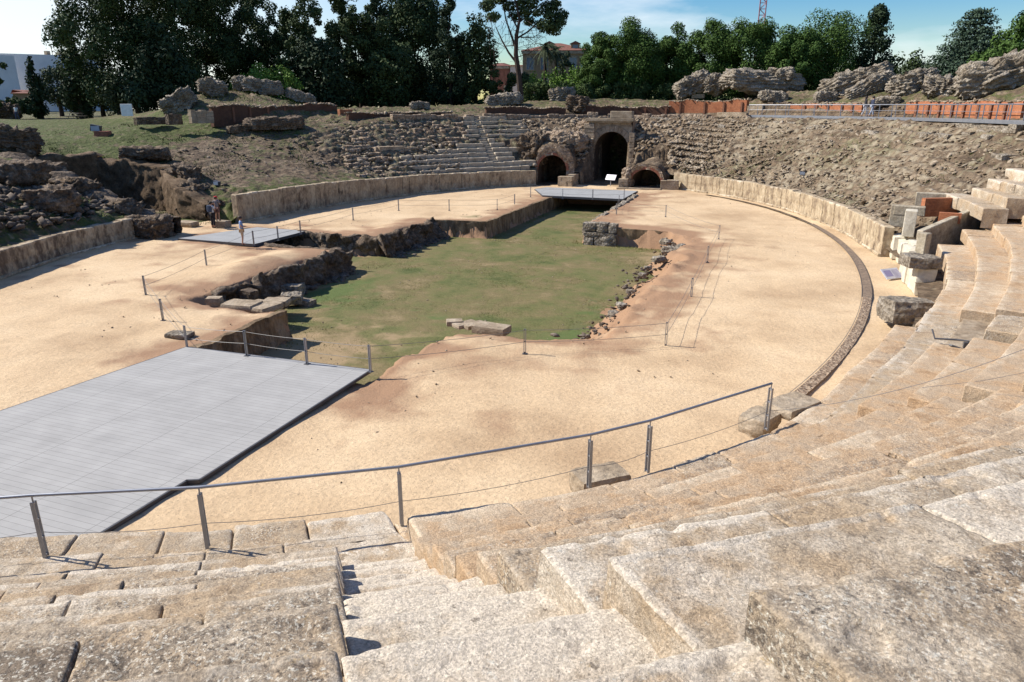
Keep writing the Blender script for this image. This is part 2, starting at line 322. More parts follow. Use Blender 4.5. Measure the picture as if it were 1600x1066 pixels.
# cuts into the slope: (polygon, floor height)
CUTS = [
 ([(-20.3,-3.6),(-26.5,-3.2),(-36.5,-1.5),(-37,1.5),(-36.0,5.2),(-29.5,5.6),(-25.5,2.9),(-22.5,2.5),(-20.2,2.3)], -.03),       # side gate passage, left
 ([(-3.95,36.5),(-3.95,48),(-.25,48),(-.25,34.6)], .05),                                                     # main gate passage
 ([(-5.6,33.1),(-4.2,33.2),(-3.9,39.8),(1.0,39.8),(.7,34.3),(1.3,33)], .05),                                  # forecourt of the main gate
 ([(-8.45,32.5),(-8.75,39.2),(-5.2,39.3),(-5.6,32.9)], .05),                                                  # left side chamber
 ([(1.2,33.4),(1.2,38.2),(4.5,38.6),(4.6,33.9)], .03),                                                        # right side chamber
 ([(20.2,.2),(22.6,1.0),(26.0,6.2),(24.6,7.2),(20.9,4.9)], .7),                                                          # side gate by the box of seats, right
]
def inpoly(x, y, poly):
    c = np.zeros(x.shape, bool); n = len(poly)
    for i in range(n):
        (x1, y1), (x2, y2) = poly[i], poly[(i+1) % n]
        if y1 == y2: continue
        c ^= ((y1 > y) != (y2 > y)) & (x < (x2-x1)*(y-y1)/(y2-y1)+x1)
    return c
def Hxy(x, y, cuts=True):
    x = np.atleast_1d(np.asarray(x, float)); y = np.atleast_1d(np.asarray(y, float)); th, D = inv(x, y); z = H0(th, D)
    if cuts:
        for poly, fl in CUTS: z = np.where(inpoly(x, y, poly), np.minimum(z, fl), z)
    return z
def hit(px, py, d0=42, d1=150, step=.25):    # first meeting of a pixel's ray with the terrain
    d = ray(px, py); d = d/math.hypot(d[0], d[1]); s = np.arange(d0, d1, step); P = CAM+s[:, None]*d
    h = Hxy(P[:, 0], P[:, 1], False); k = np.nonzero(P[:, 2] < h)[0]
    if len(k): return P[k[0]]
    k = np.argmin((P[:, 2]-h)+np.where(s > 100, 50, 0)); print('MISS', px, py, round(float(s[k])), round(float(P[k, 2]-h[k]), 2)); return P[k]
dth = np.concatenate([np.arange(-180, -78, .5), np.arange(-78, 4, 1.0), np.arange(4, 180.01, .22)])
dD = np.concatenate([np.arange(-.1, 13.5, .13), np.arange(13.5, 32, .5), np.geomspace(32, 390, 22)])
TH, DD = np.meshgrid(dth, dD, indexing='ij'); th = TH.ravel(); D = DD.ravel()
# keep the terrain behind the podium line
D0left = tab([(-180,.9),(-173,.8),(-163,.7),(-153,.1),(-78,0),(4,.5),(8,.25),(12,.05),(24,-.1),(45,.05),(72,.4),(76,.9),(112,.45),(134,.3),(149,-.45),(162,-1.0),(178,-1.1),(180,-1)])
w_ = np.clip(1-(D+.1)/6, 0, 1); Deff = D+.25*w_+D0left(th)*w_
P3 = EP(th, Deff); z = H0(th, D)
Pn = np.stack([P3[:, 0], P3[:, 1], z], 1)
rough = np.clip((D-.15)/.8, 0, 1)*np.clip((40-D)/20, .1, 1)
side = ((th > 8) & (th < 76)) | ((th > 110) & (th < 152)) | (th < -150) | (th > 172)
amp = np.where(side, 1.0, .55)*np.where((D > 9.6) & (D < 12) & (th > 8), .25, 1)*np.where((th > 134) | (th < -150), 1.1, 1)
crs = np.sin((D*2*math.pi/.74)+fbm(Pn, .25, 2, 5)*2.0)      # worn courses of the lost seats
rs_ = np.where((th > 12) & (th < 74) & (D < 9.4), .33, 1.0)
z = z+rough*amp*rs_*(fbm(Pn, .5, 4, 1)*.20+np.maximum(fbm(Pn*np.array([1,1,2.]), 1.9, 3, 9), 0)*.26)+rough*np.where(side & (D < 9.3), crs*.07, 0)
z += np.where((D > 14) & (D < 60), fbm(Pn, .12, 3, 4)*.35, 0)*np.clip((D-14)/6, 0, 1)
x, y = P3[:, 0], P3[:, 1]
for poly, fl in CUTS:
    ins = inpoly(x+fbm(Pn, .8, 2, 33)*.18, y+fbm(Pn, .8, 2, 44)*.18, poly); z = np.where(ins, np.minimum(z, fl), z)
lab_g = np.where((th > 150) | (th < -150), .46+.6*fbm(Pn, .13, 3, 83), np.where(th > 112, .35, -.1))
lab_g = np.where((D > 13) & (th > 0), .42, lab_g); lab_g = np.where(D > 30, .55, lab_g); lab_g = np.where((D > 14) & (th > 157), .8, lab_g)
lab_g = np.where((th > 12) & (th < 74) & (D < 9.5), .12+.45*fbm(Pn, .18, 2, 61), lab_g)
grey = np.where((th > 8) & (th < 76) & (D < 10), .34+.3*fbm(Pn, .35, 3, 21), .0)
grey = np.where((th > 110) & (th < 150) & (D < 9), .25, grey)
terr = mk('hillside', np.stack([x, y, z], 1), gridF(len(dth), len(dD), True), M['slope'], smooth=True, attrs=dict(grass=lab_g, grey=grey))
tag(terr, kind='structure')
# ================================================================ arena floor and pit
PIT = [(-2.5,-21.2),(-2.5,-15.8),(-5.0,-15.9),(-7.5,-15.3),(-7.6,-4.1),(-13.5,-4.4),(-16.5,-4.3),(-16.5,-.3),(-13.2,-.1),(-7.6,0.2),(-7.6,7.9),(-3.75,8.4),(-3.85,29),(3.0,29),(3.1,9.2),(5.6,8.9),(8.9,8.7),(9.7,7.6),(10.1,4.5),(9.4,2.4),(10.6,.6),(10.0,-2),(9.8,-8),(9.8,-14.2),(8.6,-14.9),(6.6,-15.2),(4.5,-15.5),(4.25,-21.2)]
def sdf(x, y, poly):
    d = np.full(x.shape, 1e9); n = len(poly)
    for i in range(n):
        a = np.array(poly[i]); b = np.array(poly[(i+1) % n]); e = b-a; t = np.clip(((x-a[0])*e[0]+(y-a[1])*e[1])/(e@e), 0, 1)
        d = np.minimum(d, np.hypot(x-a[0]-t*e[0], y-a[1]-t*e[1]))
    return np.where(inpoly(x, y, poly), d, -d)
gx = np.arange(-22.6, 22.8, .14); gy = np.arange(-37, 41, .14)
X, Y = np.meshgrid(gx, gy, indexing='ij'); X = X.ravel(); Y = Y.ravel()
P2 = np.stack([X, Y, np.zeros_like(X)], 1)
jag = fbm(P2, .9, 3, 3)*.22+fbm(P2, 3.1, 2, 8)*.07
gentle = np.clip((X-6.5)/2, 0, 1)*np.clip((8.3-Y), 0, 1)                       # right bank
gentle = np.maximum(gentle, np.clip((X-3.2)/.6, 0, 1)*np.clip((-13.5-Y), 0, 1))  # near bank
gentle = np.maximum(gentle, np.clip((-13.2-Y), 0, 1)*np.clip((-3-X)/1.0, 0, 1)*.9) # slabs corner
S = sdf(X, Y, PIT)+jag*np.where(gentle > .2, 1, .35)
wd = .10+gentle*np.where(Y < -16, .5, np.where(Y < -13.5, 1.3, 1.5))
hpit = -1.22*np.clip((S+.35*wd)/wd, 0, 1)
hpit = hpit-.10*np.clip(1+S/1.8, 0, 1)*(gentle)*(S < 0)
bulge = .42*np.exp(-(((X+9.2)/1.3)**2+((Y+9.0)/3.2)**2))+.2*np.exp(-(((X+8.6)/1.0)**2+((Y-3.5)/2.5)**2))+.16*np.exp(-(((X-10.9)/.6)**2+((Y+1)/6)**2))
zz = hpit+np.where(S < 0, bulge*np.clip(-S*3, 0, 1), 0)+fbm(P2, .22, 3, 12)*.05+fbm(P2, 1.6, 3, 14)*.018
zz += np.clip(1-np.abs(S+.3)/1.3, 0, 1)*gentle*(fbm(P2, 1.3, 4, 41)*.16-.02)*np.where(Y > -13, 1.5, .5)
zz = np.where(S > np.where(gentle > .3, 2.6, .3), -1.25, zz)
brown = np.exp(-np.maximum(-S-.1, 0)/np.where((X > 3.2), 3.2, 1.8))*1.45-.25
brown = np.maximum(brown, .55*np.exp(-((X+2.5)**2+(Y+24)**2)/3)-.2)
leftb = (X < -3) & (Y > -16) & (Y < 8)
brown = np.where(leftb, np.maximum(brown, np.exp(-np.maximum(-S, 0)/2.0)), brown)
brown = np.where(Y < -16.2, brown*.8, brown)+.12*fbm(P2, .16, 4, 19)+.35*np.maximum(fbm(P2*np.array([1,2.2,1]), .5, 3, 23), 0)*np.clip((-X+2)/10, 0, 1)
gr = np.where(S > .25+gentle*1.3, .9, -1.0)
green = np.exp(-(((X+5.8)/1.4)**2+((Y-10.5)/1.4)**2))*1.1-.5; gr = np.maximum(gr, green)
sand = mk('arena_sand', np.stack([X, Y, zz], 1), gridF(len(gx), len(gy), True), M['sand'], smooth=True, attrs=dict(brown=brown, grass=gr))
tag(sand, kind='structure')
gx = np.arange(-8.4, 10.8, .16); gy = np.arange(-21.8, 29.5, .16); X, Y = np.meshgrid(gx, gy, indexing='ij'); X = X.ravel(); Y = Y.ravel()
P2 = np.stack([X, Y, np.zeros_like(X)], 1); S = sdf(X, Y, PIT)
fz = -1.17+fbm(P2, .5, 3, 77)*.025+fbm(P2, 4, 2, 6)*.014
bare = .75*np.exp(-((X+.5)**2/9+(Y+19)**2/14))+.45*np.exp(-((X-.5)**2/10+(Y+13.5)**2/5))+.9*np.exp(-((X-9)**2/3+(Y-5)**2/10))+.8*np.exp(-((X-1)**2/16+(Y-6)**2/5))*.5+np.exp(-((X+1)**2/12+(Y+17)**2/10))*.75-.25+fbm(P2, .3, 3, 55)*.25
lush = 1.0*np.exp(-((X+5)**2/7+(Y+8.5)**2/14))+1.0*np.exp(-((X-8)**2/3+(Y+10)**2/20))+.7*np.exp(-((X-2)**2/9+(Y+12)**2/7))+.9*np.exp(-((X-3.4)**2/1.5+(Y+16.5)**2/5))-.35+fbm(P2, .4, 3, 51)*.3
keep = S > -.6
Fq = gridF(len(gx), len(gy), True); Fq = Fq[keep[Fq].all(1)]
pf = mk('pit_turf', np.stack([X, Y, fz], 1), Fq, M['pitfloor'], smooth=True, attrs=dict(bare=bare, lush=lush)); tag(pf, kind='structure')
# far ground under everything, down to the horizon
mk_far = MB(); mk_far.add([(-2500,-2500,-3),(2500,-2500,-3),(2500,2500,-3),(-2500,2500,-3)], [[0,1,2,3]])
tag(mk_far.build('ground', M['slope']), kind='structure')
# short grass blades and tufts along the pit floor
rng = np.random.default_rng(5)
def blades(name, pts, h, wdt, mat):
    n = len(pts); a = rng.uniform(0, 2*math.pi, n); hh = h*rng.uniform(.5, 1.3, n); dx = np.cos(a)*wdt; dy = np.sin(a)*wdt; lx = rng.normal(0, .35, n)*hh; ly = rng.normal(0, .35, n)*hh
    V = np.stack([pts-np.stack([dx, dy, 0*dx], 1), pts+np.stack([dx, dy, 0*dx], 1), pts+np.stack([lx, ly, hh], 1)], 1).reshape(-1, 3)
    F = np.arange(3*n).reshape(-1, 3); return mk(name, V, F, mat)
M['blade'] = nmat('grass_blade', [(.075,.11,.02), (.15,.16,.04), (.22,.18,.07)], scale=.5, fine=(.7,1.3), bump=0, bscale=3)
q = rng.uniform((-7.4,-20), (9.6,24), (130000, 2)); s_ = sdf(q[:, 0], q[:, 1], PIT); dens = vn(np.c_[q*.6, q[:, 0]*0], 3)
q = q[(s_ > .3) & (dens > .2)]
tag(blades('short_grass', np.c_[q, np.full(len(q), -1.19)], .04, .011, M['blade']), kind='stuff')

q = rng.uniform((-7.5,-21), (9.9,24), (40000, 2)); s_ = sdf(q[:, 0], q[:, 1], PIT); q = q[(s_ > .15) & (s_ < .75) & (vn(np.c_[q*.9, q[:, 0]*0], 8) > .5)]
tag(blades('weeds', np.c_[q, np.full(len(q), -1.19)], .13, .02, M['blade']), kind='stuff')
# ================================================================ near seating
Dn0 = tab([(-79,-1.8),(-70,-1.67),(-66.8,-1.42),(-63,-1.15),(-59.6,-1.0),(-59.3,-.45),(-56.6,-.2),(-53.8,.1),(-50.7,.3),(-43.8,.6),(-40,.54),(-34,.22),(-25.4,.25),(-24,.28),(2,.3)])
D1 = tab([(-79,-.1),(-70,.0),(-67,.11),(-62,.45),(-60,.62),(-55,.82),(-50,1.02),(-45,1.3),(-40,1.54),(-30,1.58),(-23,1.78),(-14,2.2),(4.5,3.36),(12,3.8)])
SPC = tab([(-79,.74),(-60,.725),(-40,.87),(-23,.95),(0,1.12),(4.5,1.25),(12,1.25)])
def Dk(k, th): return D1(th)+SPC(th)*(k-1)
def sweep(name, th0, th1, Df, Db, zb, zt, mat, parent=None, res=.05, blk=(1.0,1.7), seed=0, lip=.045, amp=.012, gap=.03, endr=.05, caps=(True, True), jit=(.03,.015), capz=.35, stepz=None, botfix=True, mid=False, edge=.3, pale=0.0, dark=0.0):
    """stone course: riser from zb to zt at D=Df(theta), tread back to Db(theta); divided into blocks by worn joints"""
    rg = np.random.default_rng(seed); tt = np.linspace(th0, th1, 500); sA = arclen(th0, th1, float(np.mean(Df(tt))), 500); Ln = sA[-1]
    js = [0.0]
    while js[-1] < Ln-blk[1]*1.2: js.append(js[-1]+rg.uniform(*blk))
    js.append(Ln); ss = []
    for a, b in zip(js[:-1], js[1:]):
        n = max(2, int((b-a)/res)); m = [a+.004, a+.012, a+.03, a+.05]; e = [b-.05, b-.03, b-.012, b-.004]
        ss += m+list(np.linspace(a+.08, b-.08, n))+e
    ss = np.array(ss); ths = np.interp(ss, sA, tt); bi = np.clip(np.searchsorted(js, ss, 'right')-1, 0, len(js)-2)
    nb = len(js)-1; oD = rg.normal(0, jit[0], nb)[bi]; oz = rg.normal(0, jit[1], nb)[bi]; til = rg.normal(0, .012, nb)[bi]; br = rg.uniform(0, 1, nb)[bi]
    db = np.minimum(ss-np.array(js)[bi], np.array(js)[bi+1]-ss); isend = ((ss < .3) | (ss > Ln-.3))
    rr = np.where(isend, endr, gap); drop = rr*(1-np.sqrt(np.clip(1-(1-np.clip(db/rr, 0, 1))**2, 0, 1)))+np.where((db < .007) & ~((ss < .02) | (ss > Ln-.02)), .09, 0)
    hgt = zt-zb; nf = max(3, int(hgt/res)); nl = 4; dep = float(np.mean(Db(tt)-Df(tt))); nt_ = max(4, int(dep/res))
    prof = []                                   # (kind, u)
    for i in range(nf): prof.append((0, i/nf))
    for i in range(nl+1): prof.append((1, i/nl))
    for i in range(1, nt_+1): prof.append((2, i/nt_))
    ncol, npf = len(ss), len(prof); V = np.zeros((ncol, npf, 3)); Nn = np.zeros((ncol, npf, 3))
    ex, ey, nx, ny = En(ths); df = Df(ths)+oD; dbk = Db(ths)
    lipv = lip*(1+.35*fbm(np.stack([ex*2, ey*2, ex*0+seed], 1), 1.0, 2, seed))
    lipv = np.clip(lipv, .012, .12)
    for j, (kd, u) in enumerate(prof):
        if kd == 0: Dd = df+drop+(.04 if mid and j == nf//2 else 0); zz_ = zb+(hgt-lipv)*u+oz*u; n3 = np.stack([-nx, -ny, 0*nx], 1)
        elif kd == 1:
            a = u*math.pi/2; Dd = df+lipv*(1-math.cos(a))+drop*(1-u); zz_ = zt-lipv*(1-math.sin(a))+oz-drop*u; n3 = np.stack([-nx*math.cos(a), -ny*math.cos(a), 0*nx+math.sin(a)], 1)
        else: Dd = df+lipv+(dbk-df-lipv)*u; zz_ = zt+oz-drop+til*(u-.5)+0*nx; n3 = np.stack([0*nx, 0*nx, 0*nx+1], 1)
        V[:, j, 0] = ex+nx*Dd; V[:, j, 1] = ey+ny*Dd; V[:, j, 2] = zz_; Nn[:, j] = n3
    Vf = V.reshape(-1, 3); Nf = Nn.reshape(-1, 3)
    dsp = fbm(Vf, 3.0, 3, seed+3)*amp*.7+fbm(Vf, 12.0, 3, seed+5)*amp*.55-np.maximum(fbm(Vf, 6.0, 2, seed+6)-.45, 0)*amp*4
    Vf = Vf+Nf*dsp[:, None]; V = Vf.reshape(ncol, npf, 3)
    F = gridF(ncol, npf); allV = [Vf]; allF = [F]; base = len(Vf)
    pl = np.repeat(br, npf)
    for ci, on in ((0, caps[0]), (ncol-1, caps[1])):
        if not on: continue
        top = V[ci, nf:, :]; m = 7; bot = zb-capz; C = np.zeros((len(top), m, 3))
        tx, ty = -ny[ci], nx[ci]; sg = -1 if ci == 0 else 1
        for q in range(m):
            u = q/(m-1); C[:, q, :] = top; C[:, q, 2] = top[:, 2]*(1-u)+bot*u
            if q: 
                o_ = fbm(C[:, q, :], 5, 3, seed+9)*amp*1.6; C[:, q, 0] += tx*sg*(o_+.01); C[:, q, 1] += ty*sg*(o_+.01)
        G = gridF(len(top), m, flip=(ci != 0))+base; allV.append(C.reshape(-1, 3)); allF.append(G); base += len(top)*m; pl = np.concatenate([pl, np.full(len(top)*m, br[ci])])
    Vt = np.concatenate(allV); Ft = np.concatenate(allF)
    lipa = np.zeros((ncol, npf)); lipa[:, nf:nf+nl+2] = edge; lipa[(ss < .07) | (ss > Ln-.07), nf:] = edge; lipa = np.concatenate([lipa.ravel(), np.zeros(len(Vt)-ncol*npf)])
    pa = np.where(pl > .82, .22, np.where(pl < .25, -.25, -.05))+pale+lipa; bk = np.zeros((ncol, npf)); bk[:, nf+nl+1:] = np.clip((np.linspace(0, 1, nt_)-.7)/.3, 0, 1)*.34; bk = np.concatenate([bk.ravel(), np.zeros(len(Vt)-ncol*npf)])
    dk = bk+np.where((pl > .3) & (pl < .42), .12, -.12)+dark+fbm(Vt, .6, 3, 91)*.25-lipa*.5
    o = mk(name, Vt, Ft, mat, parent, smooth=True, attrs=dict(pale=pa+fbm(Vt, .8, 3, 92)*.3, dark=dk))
    return o
G = M['granite']; GS = M['granite_sandy']
# podium of the near curve: wall face and the flat walkway behind it
pod = thing('podium_wall', EP(-50, 0), 'long curved granite podium wall with flat coping walkway, nearest to the handrail and lowest seats', 'podium wall')
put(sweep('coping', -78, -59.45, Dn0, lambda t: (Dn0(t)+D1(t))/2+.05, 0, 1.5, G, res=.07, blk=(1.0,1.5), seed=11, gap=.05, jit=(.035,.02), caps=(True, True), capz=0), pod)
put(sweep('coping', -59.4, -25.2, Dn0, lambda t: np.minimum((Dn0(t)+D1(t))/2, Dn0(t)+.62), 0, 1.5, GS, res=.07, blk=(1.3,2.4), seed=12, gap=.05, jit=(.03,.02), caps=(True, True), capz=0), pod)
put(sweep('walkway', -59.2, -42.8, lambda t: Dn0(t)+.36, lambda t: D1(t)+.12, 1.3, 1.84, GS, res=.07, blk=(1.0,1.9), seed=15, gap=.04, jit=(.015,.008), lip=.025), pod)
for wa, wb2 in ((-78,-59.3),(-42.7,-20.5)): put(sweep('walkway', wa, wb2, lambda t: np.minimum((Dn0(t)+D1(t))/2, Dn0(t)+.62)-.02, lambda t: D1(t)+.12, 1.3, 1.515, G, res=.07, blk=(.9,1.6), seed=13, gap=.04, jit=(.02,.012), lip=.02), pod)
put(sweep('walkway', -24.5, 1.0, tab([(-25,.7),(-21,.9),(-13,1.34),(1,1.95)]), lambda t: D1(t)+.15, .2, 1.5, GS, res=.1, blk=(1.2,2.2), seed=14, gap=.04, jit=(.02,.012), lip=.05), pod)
def ZT(k): return 1.92+.42*(k-1)
# right hand wedge
wr = thing('seating_block', EP(-50, 3), 'ten weathered granite seat rows right of the stairway, filling the lower right of the photo', 'stone seating')
OFF = [0,0,.005,.03,.045,.01,-.085,-.18,-.255,-.17,.055,.9]; TR = [0,-59.4,-59.6,-59.8,-60,-60.2,-60.2,-60.3,-60.2,-60.1,-59.9,-59.7]
def fade(t): return np.clip((-47-t)/8, 0, 1)
for k in range(1, 12):
    t0 = TR[k]; t1 = -42.6+.0*k
    rs = .055 if k < 6 else (.04 if k < 9 else .028)
    dfk = (lambda t, k=k: Dk(k, t)+OFF[k]*fade(t))
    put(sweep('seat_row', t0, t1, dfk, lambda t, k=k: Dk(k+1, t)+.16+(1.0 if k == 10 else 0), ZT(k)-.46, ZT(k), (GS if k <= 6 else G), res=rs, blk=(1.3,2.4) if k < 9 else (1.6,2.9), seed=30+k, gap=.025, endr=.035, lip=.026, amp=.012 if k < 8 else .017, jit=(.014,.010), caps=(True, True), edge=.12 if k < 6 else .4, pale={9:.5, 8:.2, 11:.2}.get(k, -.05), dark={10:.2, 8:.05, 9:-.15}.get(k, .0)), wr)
# left hand wedge
TL = {1:-61.75,2:-61.95,3:-62.1,4:-62.25,5:-62.4,6:-62.5,7:-62.6,8:-62.75,9:-62.9,10:-63.1,11:-63.3}
DLo = {1:-.05,2:0,3:.02,4:.02,5:.04,6:.02,7:.0,8:.0,9:.15,10:.3}
wl = thing('seating_block', EP(-68, 3), 'weathered granite seat rows left of the stairway, filling the lower left of the photo', 'stone seating')
for k in range(1, 10):
    rs = .05 if k < 5 else .032
    dfk = (lambda t, k=k: Dk(k, t)+DLo[k])
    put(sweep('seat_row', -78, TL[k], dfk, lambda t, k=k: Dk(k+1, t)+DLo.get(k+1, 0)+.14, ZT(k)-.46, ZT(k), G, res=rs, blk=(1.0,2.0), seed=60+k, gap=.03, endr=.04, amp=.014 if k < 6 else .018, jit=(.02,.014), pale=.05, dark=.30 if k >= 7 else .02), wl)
# stairway between them
st = thing('stairway', EP(-61, 3), 'sunken stone stairway with rounded worn steps running down between the two blocks of seats', 'stairs')
for k in range(0, 11):
    zt = ZT(k)-.24 if k else 1.53
    dfk = (lambda t, k=k: (Dk(k, t)+OFF[k]*.8+.03 if k else D1(t)-.62)); kk = k
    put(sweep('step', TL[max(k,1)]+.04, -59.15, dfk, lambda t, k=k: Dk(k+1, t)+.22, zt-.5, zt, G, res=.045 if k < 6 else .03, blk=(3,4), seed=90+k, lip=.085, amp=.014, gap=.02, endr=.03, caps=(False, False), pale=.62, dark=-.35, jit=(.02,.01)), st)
# second stairway and the far wedge
st2 = thing('stairway', EP(-41, 3), 'worn stone aisle steps climbing between seat ends, right of the handrail end', 'stairs')
for k in range(1, 9):
    put(sweep('step', -42.7, -39.6, lambda t, k=k: Dk(k, t)-.25, lambda t, k=k: Dk(k+1, t)-.1, ZT(k)-.55, ZT(k)-.21, GS, res=.07, blk=(3,4), seed=120+k, lip=.06, caps=(False, False), amp=.014), st2)
wf = thing('seating_block', EP(-25, 3), 'curving granite seat rows at the right edge, between the second stairway and the walled box', 'stone seating')
for k in range(1, 11):
    if k == 1: segs = [(-39.9,-29.6),(-22.9,4.3)]
    elif k == 2: segs = [(-39.6,-30.6),(-24.7,6.8)]
    elif k == 3: segs = [(-39.2,9.0)]
    else: segs = [(-39.4,9.0+1.5*(k-3))]
    for si, (a, b) in enumerate(segs):
        put(sweep('seat_row', a, b, lambda t, k=k: Dk(k, t), lambda t, k=k: Dk(k+1, t)+.14, ZT(k)-.5, ZT(k), GS, res=.09, blk=(1.6,3.2), seed=140+k*3+si, lip=.035, gap=.025, endr=.04, amp=.009, jit=(.02,.015)), wf)
put(sweep('broken_bed', -31, -22, lambda t: D1(t)+.1, lambda t: Dk(3, t)+.1, 1.2, 1.66, M['rubble'], res=.1, blk=(5,6), seed=171, amp=.03, lip=.06), wf)
put(sweep('loose_seat', -29.3, -26.2, lambda t: Dk(2, t)+.12, lambda t: Dk(3, t)+.2, 1.7, 2.42, G, res=.08, blk=(5,6), seed=172, amp=.02, lip=.05), wf)
# ================================================================ podium wall on the far side
def thpx(px, D, z, lo=60., hi=180.):         # angle at which a ring at D and height z crosses pixel column px
    for _ in range(40):
        m = (lo+hi)/2; q = EP(m, D, z)-CAM; X_ = 800+FPX*(q@_r)/(q@_f)
        if X_ > px: lo = m
        else: hi = m
    return m
Df0 = tab([(-180,-1.0),(-173.5,.8),(-163,.7),(-153,.05),(-130,0),(5,.28),(8,.25),(12,.05),(24,-.1),(45,.05),(66,.2),(72,.45),(78,.95),(112,.45),(134,.3),(149,-.45),(162,-1.0),(178,-1.1),(180,-1)])
hf = tab([(-180,1.3),(-150,1.25),(8,1.62),(45,1.55),(112,1.5),(134,1.6),(149,1.75),(160,1.92),(180,1.95)])
def podium(name, a, b, seed, label, hs=1.0, dark=0.0, **kw):
    t = thing(name, EP((a+b)/2, 0), label, 'podium wall', 'podium walls around the arena')
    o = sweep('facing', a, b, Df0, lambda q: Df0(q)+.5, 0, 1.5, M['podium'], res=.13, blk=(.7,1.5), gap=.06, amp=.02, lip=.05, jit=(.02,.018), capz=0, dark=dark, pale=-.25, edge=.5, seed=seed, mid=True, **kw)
    me = o.data; n = len(me.vertices); co = np.zeros(n*3); me.vertices.foreach_get('co', co); co = co.reshape(-1, 3)
    th_, _ = inv(co[:, 0], co[:, 1]); th_ = (th_+180) % 360-180; co[:, 2] *= hf(th_)/1.5*hs
    me.vertices.foreach_set('co', co.ravel()); me.update(); put(o, t)
    p_ = sweep('plinth', a, b, lambda q: Df0(q)-.13, lambda q: Df0(q)+.1, 0, .14, M['podium'], res=.3, blk=(1,2), gap=.04, amp=.015, lip=.03, jit=(.03,.015), capz=0, seed=seed+1); put(p_, t)
    return t
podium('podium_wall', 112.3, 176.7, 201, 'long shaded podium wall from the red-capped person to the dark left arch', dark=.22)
podium('podium_wall', 7.6, 75.6, 203, 'long sunlit podium wall with dark vertical stains, right far side')
podium('podium_wall', -173.6, -128, 205, 'low shaded podium wall at the left edge of the photo, below the dark rubble mound', dark=.55)  # extra dark puts this wall's shade into its stone colour
# drain round the arena foot
Dd = tab([(-48,-1.25),(-30,-1.25),(0,-1.2),(20,-1.15),(50,-1.0)])
dr = thing('drain_channel', EP(-20, -1.2), 'narrow curved gravel drain let into the sand along the foot of the right hand seats', 'drain')
def strip(name, a, b, d0, d1, z, mat, n=260, nz=3, amp=0.0, parent=None, seed=1):
    t = np.linspace(a, b, n); rows = [EP(t, Dd(t)+d0+(d1-d0)*u, z) for u in np.linspace(0, 1, nz)]; V = np.stack(rows, 1).reshape(-1, 3)
    V[:, 2] += fbm(V, 2.0, 3, seed)*amp; V[:, :2] += 0
    return put(mk(name, V, gridF(n, nz, True), mat, smooth=True), parent)
M['gravel'] = nmat('gravel', [(.10,.07,.045), (.32,.225,.15), (.52,.41,.29)], scale=9, fine=(.45,1.5), bump=1, bscale=14, dist=.08, vor=.8, vscale=11)
strip('gravel_bed', -33.5, -9.5, -.17, .17, .075, M['gravel'], parent=dr)
M['slat'] = nmat('slat', [(.15,.11,.08), (.26,.19,.13)], scale=5, fine=(.6,1.2), bump=.5, bscale=10)
strip('slab_cover', -9.5, 26, -.2, .19, .075, M['slat'], parent=dr)
strip('earth_joint', 26, 62, -.22, .1, .07, M['slope'], parent=dr)
for d0, d1 in ((-.22,-.2),): strip('kerb', -33.5, 26, d0, d1, .095, M['metal_dark'] if d0 < 0 else M['slat'], parent=dr)
rg = np.random.default_rng(8); tt = rg.uniform(-45, -9.5, 9000); dd_ = rg.uniform(-.25, .25, 9000)
# ================================================================ stones
ICO = None
def ico():
    t = (1+5**.5)/2; V = [(-1,t,0),(1,t,0),(-1,-t,0),(1,-t,0),(0,-1,t),(0,1,t),(0,-1,-t),(0,1,-t),(t,0,-1),(t,0,1),(-t,0,-1),(-t,0,1)]
    F = [(0,11,5),(0,5,1),(0,1,7),(0,7,10),(0,10,11),(1,5,9),(5,11,4),(11,10,2),(10,7,6),(7,1,8),(3,9,4),(3,4,2),(3,2,6),(3,6,8),(3,8,9),(4,9,5),(2,4,11),(6,2,10),(8,6,7),(9,8,1)]
    V = np.array(V, float); return V/np.linalg.norm(V[0]), np.array(F)
def stones(name, P, S, mat, seed=0, flat=.6, elong=1.5, sink=.25):
    """many small angular stones at P with size S as one mesh"""
    rg = np.random.default_rng(seed); V0, F0 = ico(); n = len(P); V = V0[None]*(1+rg.normal(0, .16, (n, 12, 1)))
    sx = S*rg.uniform(.8, elong, n); sy = S*rg.uniform(.6, 1.1, n); sz = S*flat*rg.uniform(.6, 1.2, n); V = V*np.stack([sx, sy, sz], 1)[:, None]
    a = rg.uniform(0, 2*math.pi, n); t = rg.normal(0, .35, n); c, s = np.cos(t)[:, None], np.sin(t)[:, None]
    x, z = V[..., 0]*c+V[..., 2]*s, -V[..., 0]*s+V[..., 2]*c; ca, sa = np.cos(a)[:, None], np.sin(a)[:, None]
    V = np.stack([x*ca-V[..., 1]*sa+P[:, 0:1], x*sa+V[..., 1]*ca+P[:, 1:2], z+P[:, 2:3]+S[:, None]*flat*(.5-sink)], -1)
    F = (F0[None]+12*np.arange(n)[:, None, None]).reshape(-1, 3)
    return mk(name, V.reshape(-1, 3), F, mat)
